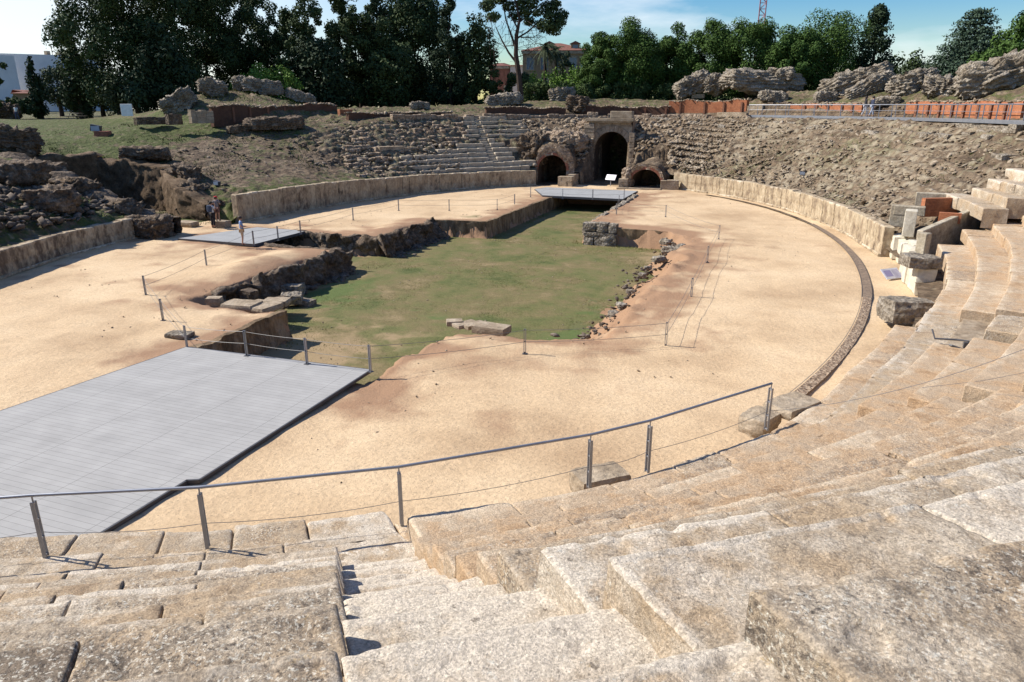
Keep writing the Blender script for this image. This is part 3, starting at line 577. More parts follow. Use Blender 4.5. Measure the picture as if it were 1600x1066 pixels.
def rockmesh(name, size, seed, mat, n=36, strata=.05, amp=.16, sq=.55, parent=None):
    """one large weathered lump: rounded block with broken strata; size = full extents"""
    u = np.linspace(-1, 1, n); A, B = np.meshgrid(u, u, indexing='ij'); A = A.ravel(); B = B.ravel(); Vs = []; Fs = []; o1 = np.ones_like(A)
    for i, (a, b, c) in enumerate([(o1,A,B),(-o1,B,A),(A,B,o1),(B,A,-o1),(B,o1,A),(A,-o1,B)]):
        Vs.append(np.stack([a, b, c], 1)); Fs.append(gridF(n, n, False)+i*n*n)
    V = np.concatenate(Vs); Nn = V/np.linalg.norm(V, axis=1)[:, None]; V = V*(sq)+Nn*(1-sq)*1.1
    P = V*np.array(size)/2; q = P/max(.6, max(size)/4.5)+seed*13.7
    d = fbm(q, 1.0, 5, seed)*amp*1.5+np.maximum(fbm(q*np.array([1,1,3.]), 2.3, 3, seed+4), -.1)*amp*.8
    d += (.25-np.abs(fbm(q, 2.6, 4, seed+31)))*amp*.9+fbm(q, 6.0, 3, seed+37)*amp*.35
    if strata: ph = P[:, 2]*7/max(.6, size[2])+fbm(q, .8, 3, seed+8)*.9; d += strata*3.2*((1-ph % 1)**1.5-.4)
    P = P+Nn*(d*min(size)*.9)[:, None]
    return mk(name, P, np.concatenate(Fs), mat, parent, smooth=True)
def boulder(px, py, wpx, hpx, tilt, label, seed, i_=0, dist=None, depth=None, rz=0, mat='rock', base=None, name='boulder', cat='boulder', group=None, strata=.05, amp=.16, zlift=0):
    """lump whose centre shows at px,py; rests on the terrain under its foot"""
    f = UD(px, py+hpx/2, dist) if dist else hit(px, py+hpx*.42)
    d = math.hypot(f[0]-CAM[0], f[1]-CAM[1]); k = d/FPX*.86; k *= (.84 if (16 <= i_ <= 21) else 1.0); W, Hh = wpx*k, hpx*k*.9
    o = rockmesh(name, (W, depth or max(Hh*1.3, W*.45), Hh*1.12), seed, M[mat], strata=strata, amp=amp)
    gz = float(Hxy(f[0], f[1])[0]); z = max(f[2], gz) if dist is None else f[2]
    o.location = (f[0], f[1], z+Hh*.46+zlift); yaw = math.atan2(f[1]-CAM[1], f[0]-CAM[0])-math.pi/2+rz
    o.rotation_euler = (0, -R(tilt), yaw); o.rotation_mode = 'XYZ'
    return tag(o, label, cat, group)
BG = 'fallen masonry boulders on the rim'
for i, a in enumerate([
 (1081,133,56,27,22,'grey tilted ruin boulder with fine layers, just left of the small round one'),
 (1119,132,30,26,10,'small roundish grey boulder sitting between the tilted boulder and the very long slab'),
 (1190,127,122,30,-4,'very long flat grey ruin slab, widest boulder of the right rim'),
 (1219,116,40,16,-3,'small flat rock capping the right end of the long grey slab'),
 (1336,128,100,30,16,'large pale layered boulder rising to the right, above the two walkers'),
 (1358,136,70,20,28,'slanting rock slab leaning on the front of the large pale boulder above the walkers'),
 (1290,153,34,15,4,'small pale rock lying on bare earth just above the brick wall, left of the walkers'),
 (1424,132,62,28,12,'rounded grey boulder on the rim with dark firs behind it, left of its darker twin'),
 (1469,137,48,26,-8,'darker shaded boulder touching the rounded grey boulder below the cedar'),
 (1562,121,112,46,17,'huge pale stepped boulder at the right edge of the photo, below the right pines'),
 (1208,152,44,16,-6,'rough broken rock face beside the start of the metal walkway'),
 (1382,160,44,11,3,'flat weathered stone just behind the walkway rail, right of the walkers'),
 (788,156,60,18,4,'flat layered rock on the grass at the foot of the lone pine trunk'),
 (877,149,42,22,6,'rounded pale boulder on the grassy rim in front of the hedge'),
 (902,163,34,24,0,'dark upright boulder above the main gate, right of the rounded pale one'),
 (656,165,34,12,3,'low rounded rock lying on the grass under the dark trees'),
 (281,158,60,32,27,'dark slanting slab boulder at the left end of the grassy mound'),
 (334,137,50,26,-18,'upright ruin block leaning to the right on top of the mound'),
 (376,129,24,24,0,'small rough ruin lump with reddish base at the crest of the mound'),
 (410,133,70,24,-6,'long layered ruin slab on the crest of the mound, in front of the bright shrub'),
 (425,142,46,13,2,'low rounded slab lying in front of the long layered slab on the mound'),
 (470,150,56,17,-18,'slanting slab sliding down the right end of the mound'),
 (429,194,96,19,1,'long dark flat slab lying in front of the brown brick wall on the left'),
 (372,203,34,11,3,'small dark stone at the left end of the long flat slab'),
 (10,178,34,22,0,'dark rock at the left edge of the photo, under the trees'),
 (18,222,72,36,-6,'big dark ruin rock at the left edge, above the earth hollow'),
 ]):
    dk = a[0] < 560 and a[1] > 120
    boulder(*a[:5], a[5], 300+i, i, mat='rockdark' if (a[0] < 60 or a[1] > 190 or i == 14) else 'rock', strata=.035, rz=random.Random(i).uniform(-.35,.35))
wb = rockmesh('marble_block', (1.5,.9,.5), 390, M['granite'], n=12, strata=0, amp=.04, sq=.8); f = hit(1091,154); wb.location = f+np.array([0,0,.25])
tag(wb, 'small white cut block lying on the earth above the orange brick wall', 'stone block')
# ---------------------------------------------------------------- rubble on the ruined slopes
def scatter(n, a0, a1, d0, d1, seed, smin=.06, smax=.3, pw=3.0):
    rg = np.random.default_rng(seed); t = rg.uniform(a0, a1, n); d = rg.uniform(d0, d1, n); P = EP(t, d+D0left(t)*np.clip(1-d/6, 0, 1)+.2)
    P[:, 2] = Hxy(P[:, 0], P[:, 1]); c = fbm(P, .45, 3, seed+1); k = (c > -.15) | (rg.uniform(0, 1, n) < .35); s = smin+(smax-smin)*rg.uniform(0, 1, n)**pw
    for poly, fl in CUTS: k &= ~inpoly(P[:, 0], P[:, 1], poly)
    return P[k], s[k]
P, s_ = scatter(6500, 9, 76, .3, 9.4, 41, .03, .22, 4)
tag(stones('rubble', P, s_, M['rubble'], 42, .38, 2.4), kind='stuff')
P, s_ = scatter(1500, 127, 150, .6, 9.0, 43, .06, .36, 3); q = inv(P[:, 0], P[:, 1])
tag(stones('rubble', P, s_, M['rubble'], 44, .5, 1.8), kind='stuff')
P, s_ = scatter(1800, 136, 176, .4, 12, 45, .04, .26, 4)
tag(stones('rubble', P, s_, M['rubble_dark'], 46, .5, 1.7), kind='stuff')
P, s_ = scatter(3200, -179, -140, .8, 9, 47, .05, .34, 3)
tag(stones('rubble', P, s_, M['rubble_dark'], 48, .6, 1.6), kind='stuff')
P, s_ = scatter(2000, 77, 112, .8, 8.6, 49, .07, .35, 2.5)
tag(stones('rubble', P, s_, M['rubble'], 50, .55, 1.6), kind='stuff')
# ragged courses of exposed core right of the gate and left of it
rg = np.random.default_rng(77); PP = []
for k in range(11):
    t = rg.uniform(70, 81, 120); d = 1.2+k*.74+rg.normal(0, .05, 120); p_ = EP(t, d+.5); p_[:, 2] = Hxy(p_[:, 0], p_[:, 1])+.05; PP.append(p_)
P = np.concatenate(PP); P = P[P[:, 0] > .9]
tag(stones('rubble', P, rg.uniform(.07, .16, len(P)), M['rubble'], 78, .8, 1.4), kind='stuff')
# ================================================================ main gate and side chambers
M['gatestone'] = nmat('gate_stone', [(.20,.145,.095), (.34,.26,.18), (.44,.35,.25)], scale=1.4, fine=(.55,1.3), bump=1, bscale=7, dist=.08)
M['core'] = nmat('concrete_core', [(.16,.11,.07), (.30,.22,.15), (.45,.36,.265)], scale=3.2, fine=(.5,1.4), bump=1, bscale=7, dist=.12, vor=.8, vscale=5)
def archform(root, org, ang, a, s, wl_, wr_, ht, depth, mat, tun, seed, ring=None, amp=.05, topb=0.0, rise=None, rnd=False):
    """facade with an arched opening: ring grid from intrados to outer outline, tunnel behind; local x across, y into the wall"""
    rise = rise or a; n = 14; m = 22; inn = []
    for i in range(n): inn.append((-a, s*i/n))
    for i in range(m+1): t = math.pi*(1-i/m); inn.append((a*math.cos(t), s+rise*math.sin(t)))
    for i in range(1, n+1): inn.append((a, s*(1-i/n)))
    inn = np.array(inn); out = []
    for (x_, y_) in inn:
        if y_ <= s+1e-6 and abs(abs(x_)-a) < 1e-6: out.append((-wl_ if x_ < 0 else wr_, y_*(ht*.62)/max(s, .05) if s > .05 else 0))
        else:
            t = math.atan2(y_-s, x_); X_, Y_ = math.cos(t), math.sin(t); kx = (wr_ if X_ > 0 else wl_)/max(abs(X_), 1e-6); ky = (ht-s)/max(Y_, 1e-6)
            k = min(kx, ky) if not rnd else 1/((abs(X_)/(wr_ if X_ > 0 else wl_))**2.6+(max(Y_, 0)/(ht-s))**2.6)**(1/2.6); out.append((X_*k, s+Y_*k))
    out = np.array(out); lo = ht*.62
    for i in range(len(out)):
        if inn[i, 1] <= s+1e-6 and s > .05: out[i, 1] = inn[i, 1]/s*s
    nj = 8; c, sn = math.cos(ang), math.sin(ang)
    def W(x_, y_, z_): return np.stack([org[0]+x_*c-y_*sn, org[1]+x_*sn+y_*c, z_+0*x_], -1)
    V = []; 
    for i in range(len(inn)):
        for j in range(nj+1):
            q = inn[i]*(1-j/nj)+out[i]*j/nj; V.append((q[0], 0, q[1]))
    V = np.array(V, float); ns = fbm(V+seed, 1.6, 4, seed)*amp*2; V[:, 1] += ns-np.abs(fbm(V+seed, .5, 2, seed+2))*amp
    jj = np.tile(np.arange(nj+1), len(inn)); V[jj == nj, 2] += (fbm(V[jj == nj]+3, 1.1, 3, seed+1)*topb)
    f = mk('facing', W(V[:, 0], V[:, 1], V[:, 2]), gridF(len(inn), nj+1, True), mat, smooth=False); put(f, root)
    # tunnel
    k = 9; T = np.array([(inn[i, 0], depth*j/k, inn[i, 1]) for i in range(len(inn)) for j in range(k+1)]); T[:, 0] += fbm(T, 1.5, 3, seed+5)*amp*.7*(T[:, 1] > 0)
    put(mk('vault', W(T[:, 0], T[:, 1], T[:, 2]), gridF(len(inn), k+1), tun), root)
    # body behind the facing: top and flanks
    if rnd:
        O_ = np.array([(out[i, 0], depth*j/k, out[i, 1]*(1+.12*j/k)) for i in range(len(out)) for j in range(k+1)]); nz_ = fbm(O_+seed, 1.1, 4, seed+5)*topb*1.6; fw = np.array([0 if j == 0 else 1 for i in range(len(out)) for j in range(k+1)]); O_[:, 0] += nz_*fw*np.sign(O_[:, 0]); O_[:, 2] += nz_*fw
        put(mk('core', W(O_[:, 0], O_[:, 1], O_[:, 2]), gridF(len(out), k+1, True), M['slope'], smooth=True), root)
    wide = (not rnd)
    B_ = MB(); o_ = [(-wl_, 0), (-wl_, ht), (wr_, ht), (wr_, 0)]; nn = 12; X_ = np.linspace(-wl_, wr_, nn); Y_ = np.linspace(.02, depth, 8); XX, YY = np.meshgrid(X_, Y_, indexing='ij')
    TP = np.stack([XX.ravel(), YY.ravel(), np.full(XX.size, ht)], 1); TP[:, 2] += fbm(TP+9, .9, 3, seed+7)*topb*1.3
    if wide: put(mk('core', W(TP[:, 0], TP[:, 1], TP[:, 2]), gridF(nn, 8), M['slope'], smooth=True), root)
    for sx in ((-wl_, wr_) if wide else ()):
        Z_ = np.linspace(0, ht, 8); YY, ZZ = np.meshgrid(Y_, Z_, indexing='ij'); SP = np.stack([np.full(YY.size, sx), YY.ravel(), ZZ.ravel()], 1); SP[:, 0] += fbm(SP, 1, 3, seed+8)*amp*2
        put(mk('flank', W(SP[:, 0], SP[:, 1], SP[:, 2]), gridF(8, 8, sx > 0), M['core']), root)
    # end wall, dark inside
    E_ = np.array([(x_, depth*.995, z_) for x_, z_ in inn]); cen = np.array([[0, depth*.995, s*.6]]); EV = np.concatenate([E_, cen]); 
    if ring:
        rb = MB(); nb = 26
        for i in range(nb):
            t0, t1 = math.pi*(i+.06)/nb, math.pi*(i+.94)/nb; rr = a+ring[0]; y0, y1 = -.05, .3; P_ = []
            for yy in (y0, y1):
                for (r_, rz_, tt_) in ((a*.995, rise*.995, t0), (a*.995, rise*.995, t1), (rr, rise+ring[0], t1), (rr, rise+ring[0], t0)): P_.append((r_*math.cos(tt_), yy, s+rz_*math.sin(tt_)))
            P_ = np.array(P_); rb.add(W(P_[:, 0], P_[:, 1], P_[:, 2]), [[0,1,2,3],[7,6,5,4],[0,4,5,1],[1,5,6,2],[2,6,7,3],[3,7,4,0]])
        put(rb.build('brick_arch', ring[1]), root)
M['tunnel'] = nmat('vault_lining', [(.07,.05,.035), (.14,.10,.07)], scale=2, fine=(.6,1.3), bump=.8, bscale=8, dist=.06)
M['redbrick'] = nmat('arch_brick', [(.20,.075,.045), (.33,.14,.09)], scale=6, fine=(.6,1.3), bump=.8, bscale=12)
gt = thing('gate', (-2.1,40.1,0), 'tall stone gateway with round arch and flat cornice, largest opening at the far end', 'gate')
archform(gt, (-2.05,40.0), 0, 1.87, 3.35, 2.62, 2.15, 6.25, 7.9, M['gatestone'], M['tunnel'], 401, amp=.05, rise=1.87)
b = MB(); b.box((-2.3,39.95,6.42), (5.2,.9,.32), 0, .02); b.box((-2.3,40.05,6.2), (4.7,.8,.16), 0, .02); put(b.build('cornice', M['granite_far'], bevel=.03), gt)
b = MB(); rg = np.random.default_rng(3); z_ = 0
while z_ < 5.6:                               # quoins of the left pier stand proud, stepping with the torn masonry
    h_ = rg.uniform(.42,.56); b.box((-4.45-rg.uniform(0,.3),39.85,z_+h_/2), (rg.uniform(.9,1.3),.5,h_-.03), 0, .03); z_ += h_
put(b.build('quoin', M['gatestone'], bevel=.03), gt); b = MB(); z_ = 0
while z_ < 4.9:
    h_ = rg.uniform(.42,.56); b.box((.15+rg.uniform(0,.15),39.88,z_+h_/2), (.55,.45,h_-.03), 0, .02); z_ += h_
put(b.build('quoin', M['gatestone'], bevel=.03), gt)
vb = MB(); nb = 15                             # voussoirs
for i in range(nb):
    t0, t1 = math.pi*(i+.03)/nb, math.pi*(i+.97)/nb; P_ = [((1.86 if q in (0,1) else 2.5)*math.cos((t0,t1,t1,t0)[q])-2.05, y_, 3.35+(1.86 if q in (0,1) else 2.5)*math.sin((t0,t1,t1,t0)[q])) for y_ in (39.86,40.3) for q in range(4)]
    vb.add(P_, [[0,1,2,3],[7,6,5,4],[0,4,5,1],[1,5,6,2],[2,6,7,3],[3,7,4,0]])
put(vb.build('voussoir', M['gatestone'], bevel=.02), gt)
ga = thing('side_chamber', (-6.8,34.6,0), 'low round-arched chamber mouth with red brick rim and rubble, left of the tall gateway', 'arch')
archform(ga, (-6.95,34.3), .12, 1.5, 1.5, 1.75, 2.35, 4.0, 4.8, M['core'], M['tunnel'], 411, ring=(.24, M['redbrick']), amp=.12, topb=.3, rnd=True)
gb = thing('side_chamber', (2.9,34.2,0), 'small low brick-arched hole at ground level, right of the tall gateway', 'arch')
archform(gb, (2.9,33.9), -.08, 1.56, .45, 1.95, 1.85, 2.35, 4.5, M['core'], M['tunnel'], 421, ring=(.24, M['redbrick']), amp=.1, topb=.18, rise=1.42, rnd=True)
bm = rockmesh('rubble_mound', (4.2,3.2,2.0), 431, M['core'], amp=.12, strata=0); bm.location = (-6.6,37.8,4.2); tag(bm, 'lumpy rubble and earth mass above the left brick-rimmed chamber', 'ruin')
bm = rockmesh('rubble_mass', (2.6,3.4,3.2), 432, M['rockdark'], amp=.14, strata=0); bm.location = (-9.6,36.6,3.4); tag(bm, 'dark torn masonry between the seat rows and the left chamber', 'ruin')
bm = rockmesh('rubble_mass', (1.9,2.6,2.7), 433, M['core'], amp=.12, strata=0); bm.location = (-5.2,41.2,4.9); tag(bm, 'jagged torn masonry beside the upper left corner of the tall gateway', 'ruin')
bm = rockmesh('rubble_mass', (1.0,2.4,1.9), 434, M['core'], amp=.12, strata=0); bm.location = (.95,34.9,.9); tag(bm, 'knobbly rubble pier between the tall gateway and the low right arch', 'ruin')
def blockwall(name, p0, p1, th_, h, label, mat, cat='wall', courses=2, bl=.9, seed=0, z0=0, jit=.012, group=None, top=None):
    t = thing(name, ((p0[0]+p1[0])/2, (p0[1]+p1[1])/2, z0), label, cat, group); b = MB(); rg = np.random.default_rng(seed)
    p0 = np.array(p0, float); p1 = np.array(p1, float); Ln = np.hypot(*(p1-p0)); d = (p1-p0)/Ln; rz = math.atan2(d[1], d[0])
    for c_ in range(courses):
        x_ = 0; hc = h/courses; first = True
        while x_ < Ln-.05:
            l_ = min(rg.uniform(.7, 1.4)*bl*(.5 if first and c_ % 2 else 1), Ln-x_)
            if Ln-x_-l_ < .3: l_ = Ln-x_
            q = p0+d*(x_+l_/2); hh = hc*(1 if c_ < courses-1 or not top else rg.uniform(*top))
            b.box((q[0], q[1], z0+hc*c_+hh/2), (l_-.02, th_*rg.uniform(.96, 1.04), hh-.015), rz+rg.normal(0, .008), jit, rg); x_ += l_; first = False
    o = put(b.build('blocks', mat, bevel=.02), t); return t
blockwall('pedestal_wall', (-5.85,33.2), (-4.35,33.15), .75, 1.0, 'front of the low cut-stone wall between the left arch and the forecourt of the gate', M['granite_far'], courses=2, seed=1)
blockwall('pedestal_wall', (-4.7,33.6), (-4.7,39.4), .7, 1.15, 'low cut-stone wall running back to the left pier of the gateway', M['granite_far'], courses=2, seed=2)
blockwall('pedestal_wall', (.35,33.3), (1.25,33.4), .8, .95, 'stack of small cut stones between gateway and low right arch', M['granite_far'], courses=3, seed=3, bl=.7)
blockwall('block_wall', (4.45,33.5), (6.2,33.75), .8, 1.1, 'broken lower end of the right podium wall, beside the low arch', M['granite_far'], courses=2, seed=4, top=(.5,1))
blockwall('block_wall', (.3,32.6), (4.6,32.9), .5, .16, 'flat threshold stones in front of the low right arch', M['granite_far'], courses=1, seed=5)
f = U(971,180,6.9); f = np.array([-1.0,39.9,6.85]); b = MB(); b.box((-1.05,40.0,6.95), (2.35,1.0,.72), .02, .03); o = b.build('stone_block', M['granite_far'], bevel=.06); tag(o, 'single pale block standing on the cornice of the tall gateway', 'stone block')
# ---------------------------------------------------------------- rim wall of blocks
rw = thing('rim_wall', EP(95, 9), 'long low line of cut blocks crossing just above the tall gateway', 'wall')
put(sweep('blocks', 70.5, 135, lambda t: 9.1+.15*np.sin(t*.7), lambda t: 9.8+0*t, 6.2, 6.93, M['core'], res=.2, blk=(.6,1.4), gap=.09, amp=.03, lip=.07, jit=(.07,.07), seed=501), rw)
# ---------------------------------------------------------------- brick walls behind the rim
M['pierbrick'] = nmat('pier_brick', [(.16,.07,.04), (.26,.12,.07)], scale=4, fine=(.6,1.3), bump=.8, bscale=12)
def brickwall(px0, px1, D, z0, h, label, mat, seed=0, thick=.5, ragged=.12, but=None, cap=None, lo=5., hi=180.):
    a, b_ = thpx(px0, D, z0, lo, hi), thpx(px1, D, z0, lo, hi); n = max(6, int(abs(px1-px0)/3)); tt_ = np.linspace(a, b_, n)
    t = thing('brick_wall', EP((a+b_)/2, D, z0), label, 'brick wall', 'low brick walls behind the rim')
    F0 = EP(tt_, D, 0); F1 = EP(tt_, D+thick, 0); hh = h*(1+ragged*fbm(np.c_[F0[:, 0]*.8, F0[:, 1]*.8, F0[:, 0]*0+seed], 1, 3, seed)*1.6)
    b = MB(); V = []; 
    for i in range(n):
        V += [(F0[i,0],F0[i,1],z0-.4),(F0[i,0],F0[i,1],z0+hh[i]),(F1[i,0],F1[i,1],z0+hh[i]),(F1[i,0],F1[i,1],z0-.4)]
    Fc = []
    for i in range(n-1):
        for k in range(3): Fc.append([i*4+k, i*4+k+1, i*4+4+k+1, i*4+4+k])
    Fc += [[0,3,2,1],[n*4-4,n*4-3,n*4-2,n*4-1]]
    o = mk('brickwork', V, Fc, mat); me = o.data; uv = me.uv_layers.new(name='uv'); run = np.concatenate([[0], np.cumsum(np.hypot(*(np.diff(F0[:, :2], axis=0).T)))])
    for p_ in me.polygons:
        for li in p_.loop_indices:
            vi = me.loops[li].vertex_index; uv.data[li].uv = (run[vi//4], me.vertices[vi].co.z+(.5 if vi % 4 in (2,3) else 0))
    put(o, t)
    if but:                                   # upright stone piers in the brickwork
        for x_ in but:
            a_ = thpx(x_, D, z0, lo, hi); q = EP(a_, D-.06, 0); nx_, ny_ = En(np.array(a_))[2:]; bb = MB(); bb.box((q[0], q[1], z0+h*.5-.1), (.2,.14,h*.94), math.atan2(ny_, nx_)+math.pi/2, .01)
            put(bb.build('pier', M['pierbrick']), t)
    # broken stone capping
    rg = np.random.default_rng(seed+5); P = (F0+(F1-F0)*.5)[rg.integers(0, n, n*4)]+rg.normal(0, .15, (n*4, 3)); P[:, 2] = z0+np.interp(rg.uniform(0, 1, n*4), [0, 1], [h, h*1.05])
    ii = np.argmin(np.abs(P[:, 0:1]-F0[None, :, 0]), 1); P[:, 2] = z0+hh[ii]
    put(stones('rubble_capping', P, rg.uniform(.08, .2, len(P)), M['rubble'], seed+6, .5, 1.8), t)
    return t
DB = 12.2
brickwall(1044, 1165, DB-.3, 6.85, 1.5, 'orange brick wall right above the gate slope, left of the metal walkway', M['brick'], 1, but=(1062,1100,1130,1158), ragged=.08)
brickwall(1233, 1344, DB, 6.75, 1.25, 'orange brick wall behind the walkway rail, left of the two walkers', M['brick'], 2, but=(1256,1275,1292,1314,1330), ragged=.04)
brickwall(1412, 1592, DB, 6.75, 1.35, 'long orange brick wall behind the walkway rail at the right edge', M['brick'], 3, but=(1430,1448,1466,1486,1504,1526,1546,1568), ragged=.04)
brickwall(760, 884, 11.4, 6.75, .85, 'dark red brick wall on the grassy rim, left of the dark upright boulder', M['brickdark'], 4, ragged=.15)
brickwall(906, 1044, 11.6, 6.7, 1.0, 'mixed stone and brick wall standing behind the top of the gateway', M['brickdark'], 5, but=(926,985,1008,1040), ragged=.12)
brickwall(545, 706, 11.2, 6.6, .5, 'thin dark red brick wall on the rim, above the ruined seats left of centre', M['brickdark'], 6, ragged=.2)
brickwall(334, 528, 16.0, 6.35, 1.5, 'brown brick wall with a broken top, holding the grassy mound on the left', M['brickdark'], 7, but=(366,392,420,446), ragged=.12)
def stub(px0, px1, D, z0, h, label, mat, seed, top=(.7,1), courses=2, bl=.7, th=.5):
    a, b_ = thpx(px0, D, z0, 5, 180), thpx(px1, D, z0, 5, 180); p0, p1 = EP(a, D)[:2], EP(b_, D)[:2]
    return blockwall('wall_stub', p0, p1, th, h, label, mat, 'wall', courses, bl, seed, z0, top=top)
stub(298, 333, 15.6, 6.3, 1.2, 'pale cut-stone corner at the left end of the brown brick wall', M['granite_far'], 11)
stub(262, 284, 16.5, 6.2, 1.0, 'small dark wall stub standing alone left of the pale stone corner', M['rockdark'], 12)
stub(212, 262, 19, 6.2, .7, 'low rough stone wall on the grass left of the mound', M['rockdark'], 13)
stub(530, 550, 13.2, 6.45, 1.1, 'orange-lit masonry stub at the right end of the brown brick wall', M['brick'], 14)
stub(1168, 1192, DB, 6.75, 1.2, 'grey stone pier where the walkway rail begins', M['granite_far'], 15)
stub(1194, 1232, DB+.8, 6.75, 1.5, 'dark recess wall between the two orange brick walls', M['rockdark'], 16)
stub(1346, 1372, DB+1.0, 6.8, .8, 'low grey wall directly behind the two walkers', M['core'], 17)
stub(1372, 1412, DB+.3, 6.75, 1.0, 'shadowed grey recess wall just right of the walkers', M['rockdark'], 18)
stub(1122, 1168, 9.4, 6.75, .45, 'long flat cut stone lying before the orange wall, left of the walkway', M['granite_far'], 19, courses=1, bl=3)
stub(1490, 1592, 9.6, 6.2, .55, 'broken flat slabs under the walkway at the right edge', M['rock'], 20, courses=1, bl=3)
# ================================================================ seats on the far left of the gate
fs = thing('seating_block', EP(122, 4), 'restored rows of pale stone seats left of the dark arch at the far end', 'stone seating')
ROW = {1:[(624,651),(658,687),(688,828)],2:[(623,700),(701,838)],3:[(626,646),(648,764),(777,805)],4:[(627,645),(648,761),(774,801)],5:[(685,759),(770,812)],6:[(714,756),(767,789)],7:[(734,745),(764,773)],8:[(725,750),(762,834)],9:[(729,748),(757,826)],10:[(732,746),(755,822)],11:[(723,742),(751,817)],12:[(725,741),(750,792)]}
STP = {3:764,4:761,5:759,6:756,7:750,8:750,9:748,10:746,11:742,12:741}
def DF(k): return 1.15+.69*(k-1)
for k, sg in ROW.items():
    zt = 1.5+.432*k
    for i, (x0, x1) in enumerate(sg):
        a, b_ = thpx(x1, DF(k), zt, 60, 180), thpx(x0, DF(k), zt, 60, 180)
        put(sweep('seat_row', a, b_, lambda t, k=k: DF(k)+0*t, lambda t, k=k: DF(k+1)+.15+0*t, zt-.5, zt, M['seatstone'], res=.16, blk=(.7,1.3), gap=.04, lip=.05, amp=.02, jit=(.03,.02), seed=520+k*5+i), fs)
    if k in STP:
        x0 = STP[k]
        a, b_ = thpx(x0+12, DF(k), zt, 60, 180), thpx(x0, DF(k), zt, 60, 180)
        for j in (0, 1): put(sweep('step', a, b_, lambda t, k=k, j=j: DF(k)-.12+.34*j+0*t, lambda t, k=k: DF(k+1)+0*t, zt-.5, zt-.28+.2*j, M['seatstone'], res=.2, blk=(2,3), gap=.03, lip=.03, amp=.012, jit=(0,0), seed=620+k*2+j), fs)
blockwall('masonry_pedestal', EP(thpx(627,5.2,3.6),5.2)[:2], EP(thpx(588,5.2,3.6),5.2)[:2], 1.2, .9, 'isolated shaded pedestal of cut stone left of the restored seats', M['granite_far'], 'stone block', 2, 1.2, 21, 3.2)
blockwall('seat_remnant', EP(thpx(651,4.6,3.6),4.9)[:2], EP(thpx(632,4.6,3.6),4.9)[:2], .8, .5, 'short stone seat remnant between the pedestal and the restored rows', M['granite_far'], 'stone block', 1, 1.2, 22, 3.45)
# left of them: courses of broken core
rg = np.random.default_rng(9); cc = thing('ruined_rows', EP(137, 4), 'broken courses of dark seat core on the slope left of the restored seats', 'ruin')
for k in range(1, 12):
    x = 550+rg.uniform(-14, 14)
    while x < (725 if k > 6 else 612):
        L_ = rg.uniform(10, 38); D_ = DF(k)+rg.normal(0, .12); a, b_ = thpx(x+L_, D_, 2+k*.4), thpx(x, D_, 2+k*.4)
        zz_ = float(H0(np.array([(a+b_)/2]), np.array([D_]))[0])+.28
        put(sweep('course', a, b_, lambda t, D_=D_: D_+.25*fbm(np.c_[t*1.3, 0*t, 0*t], 1, 2, 3), lambda t, D_=D_: D_+.8+0*t, zz_-.7, zz_, M['core'], res=.14, blk=(.5,1.2), gap=.12, lip=.09, amp=.07, jit=(.09,.05), seed=700+k*7+int(x)), cc)
        x += L_+rg.uniform(2, 26)
# right of gate upper edge
cc = thing('ruined_rows', EP(60, 8.6), 'broken slabs of seat core along the upper edge of the sunlit right slope', 'ruin')
for i in range(26):
    x = 1010+i*22+rg.uniform(-8, 8); D_ = rg.uniform(7.4, 8.9); L_ = rg.uniform(6, 22); a, b_ = thpx(x+L_, D_, 6, 5, 180), thpx(x, D_, 6, 5, 180); zz_ = float(H0(np.array([(a+b_)/2]), np.array([D_]))[0])+.22
    put(sweep('course', a, b_, lambda t, D_=D_: D_+0*t, lambda t, D_=D_: D_+.9+0*t, zz_-.6, zz_, M['rock'], res=.15, blk=(.6,1.4), gap=.1, lip=.09, amp=.07, jit=(.12,.06), seed=800+i), cc)
# ================================================================ pit walls and banks
M['plaster'] = nmat('old_plaster', [(.10,.065,.035), (.22,.15,.085), (.34,.25,.15)], scale=1.8, fine=(.6,1.3), bump=.7, bscale=9, dist=.05, stretch=(1,1,.35))
def pitwall(p0, p1, label, mat, seed, h=1.22, top=.05, th_=.45, rough=.02, name='pit_wall', res=.11, lean=0.0, group=None, n_top=4, off=.08):
    """wall lining the pit: face from p0 to p1, the solid side on the left of that direction"""
    p0 = np.array(p0, float); p1 = np.array(p1, float); Ln = np.hypot(*(p1-p0)); d = (p1-p0)/Ln; nrm = np.array([-d[1], d[0]])
    nu = max(4, int(Ln/res)); nv = max(8, int(h/res)); V = []
    us = np.linspace(0, Ln, nu); prof = [(off+lean*(1-k/nv), -h-.05+(h+top+.05)*k/nv) for k in range(nv+1)]+[(off-th_*k/n_top, top) for k in range(1, n_top+1)]+[(off-th_, -.3)]
    for u in us:
        for a, z_ in prof: V.append((*(p0+d*u+nrm*a), z_))
    V = np.array(V); f = fbm(V, 1.1, 5, seed)*rough*2.2+np.maximum(fbm(V, 2.6, 3, seed+2), -.2)*rough*1.6
    kf = np.tile(np.array([1.]*(nv+1)+[.3]*(n_top+1)), nu); V[:, 0] += nrm[0]*f*kf; V[:, 1] += nrm[1]*f*kf
    tz = np.tile(np.array([k/nv for k in range(nv+1)]+[1.]*n_top+[0.]), nu); V[:, 2] += fbm(np.c_[V[:, :2], 0*V[:, 0]], 1.5, 3, seed+5)*rough*1.3*tz
    F = gridF(nu, len(prof)).tolist(); m = len(prof); F.append(list(range(m))); F.append([(nu-1)*m+k for k in range(m)][::-1])
    o = mk(name, V, F, mat, smooth=rough > .06); return tag(o, label, 'wall', group)
pitwall((-2.5,-15.85), (-2.5,-21.3), 'brown plastered pit wall beside the big grey deck, throwing a dark shadow on the turf', M['plaster'], 901, rough=.06, top=.03, th_=.22)
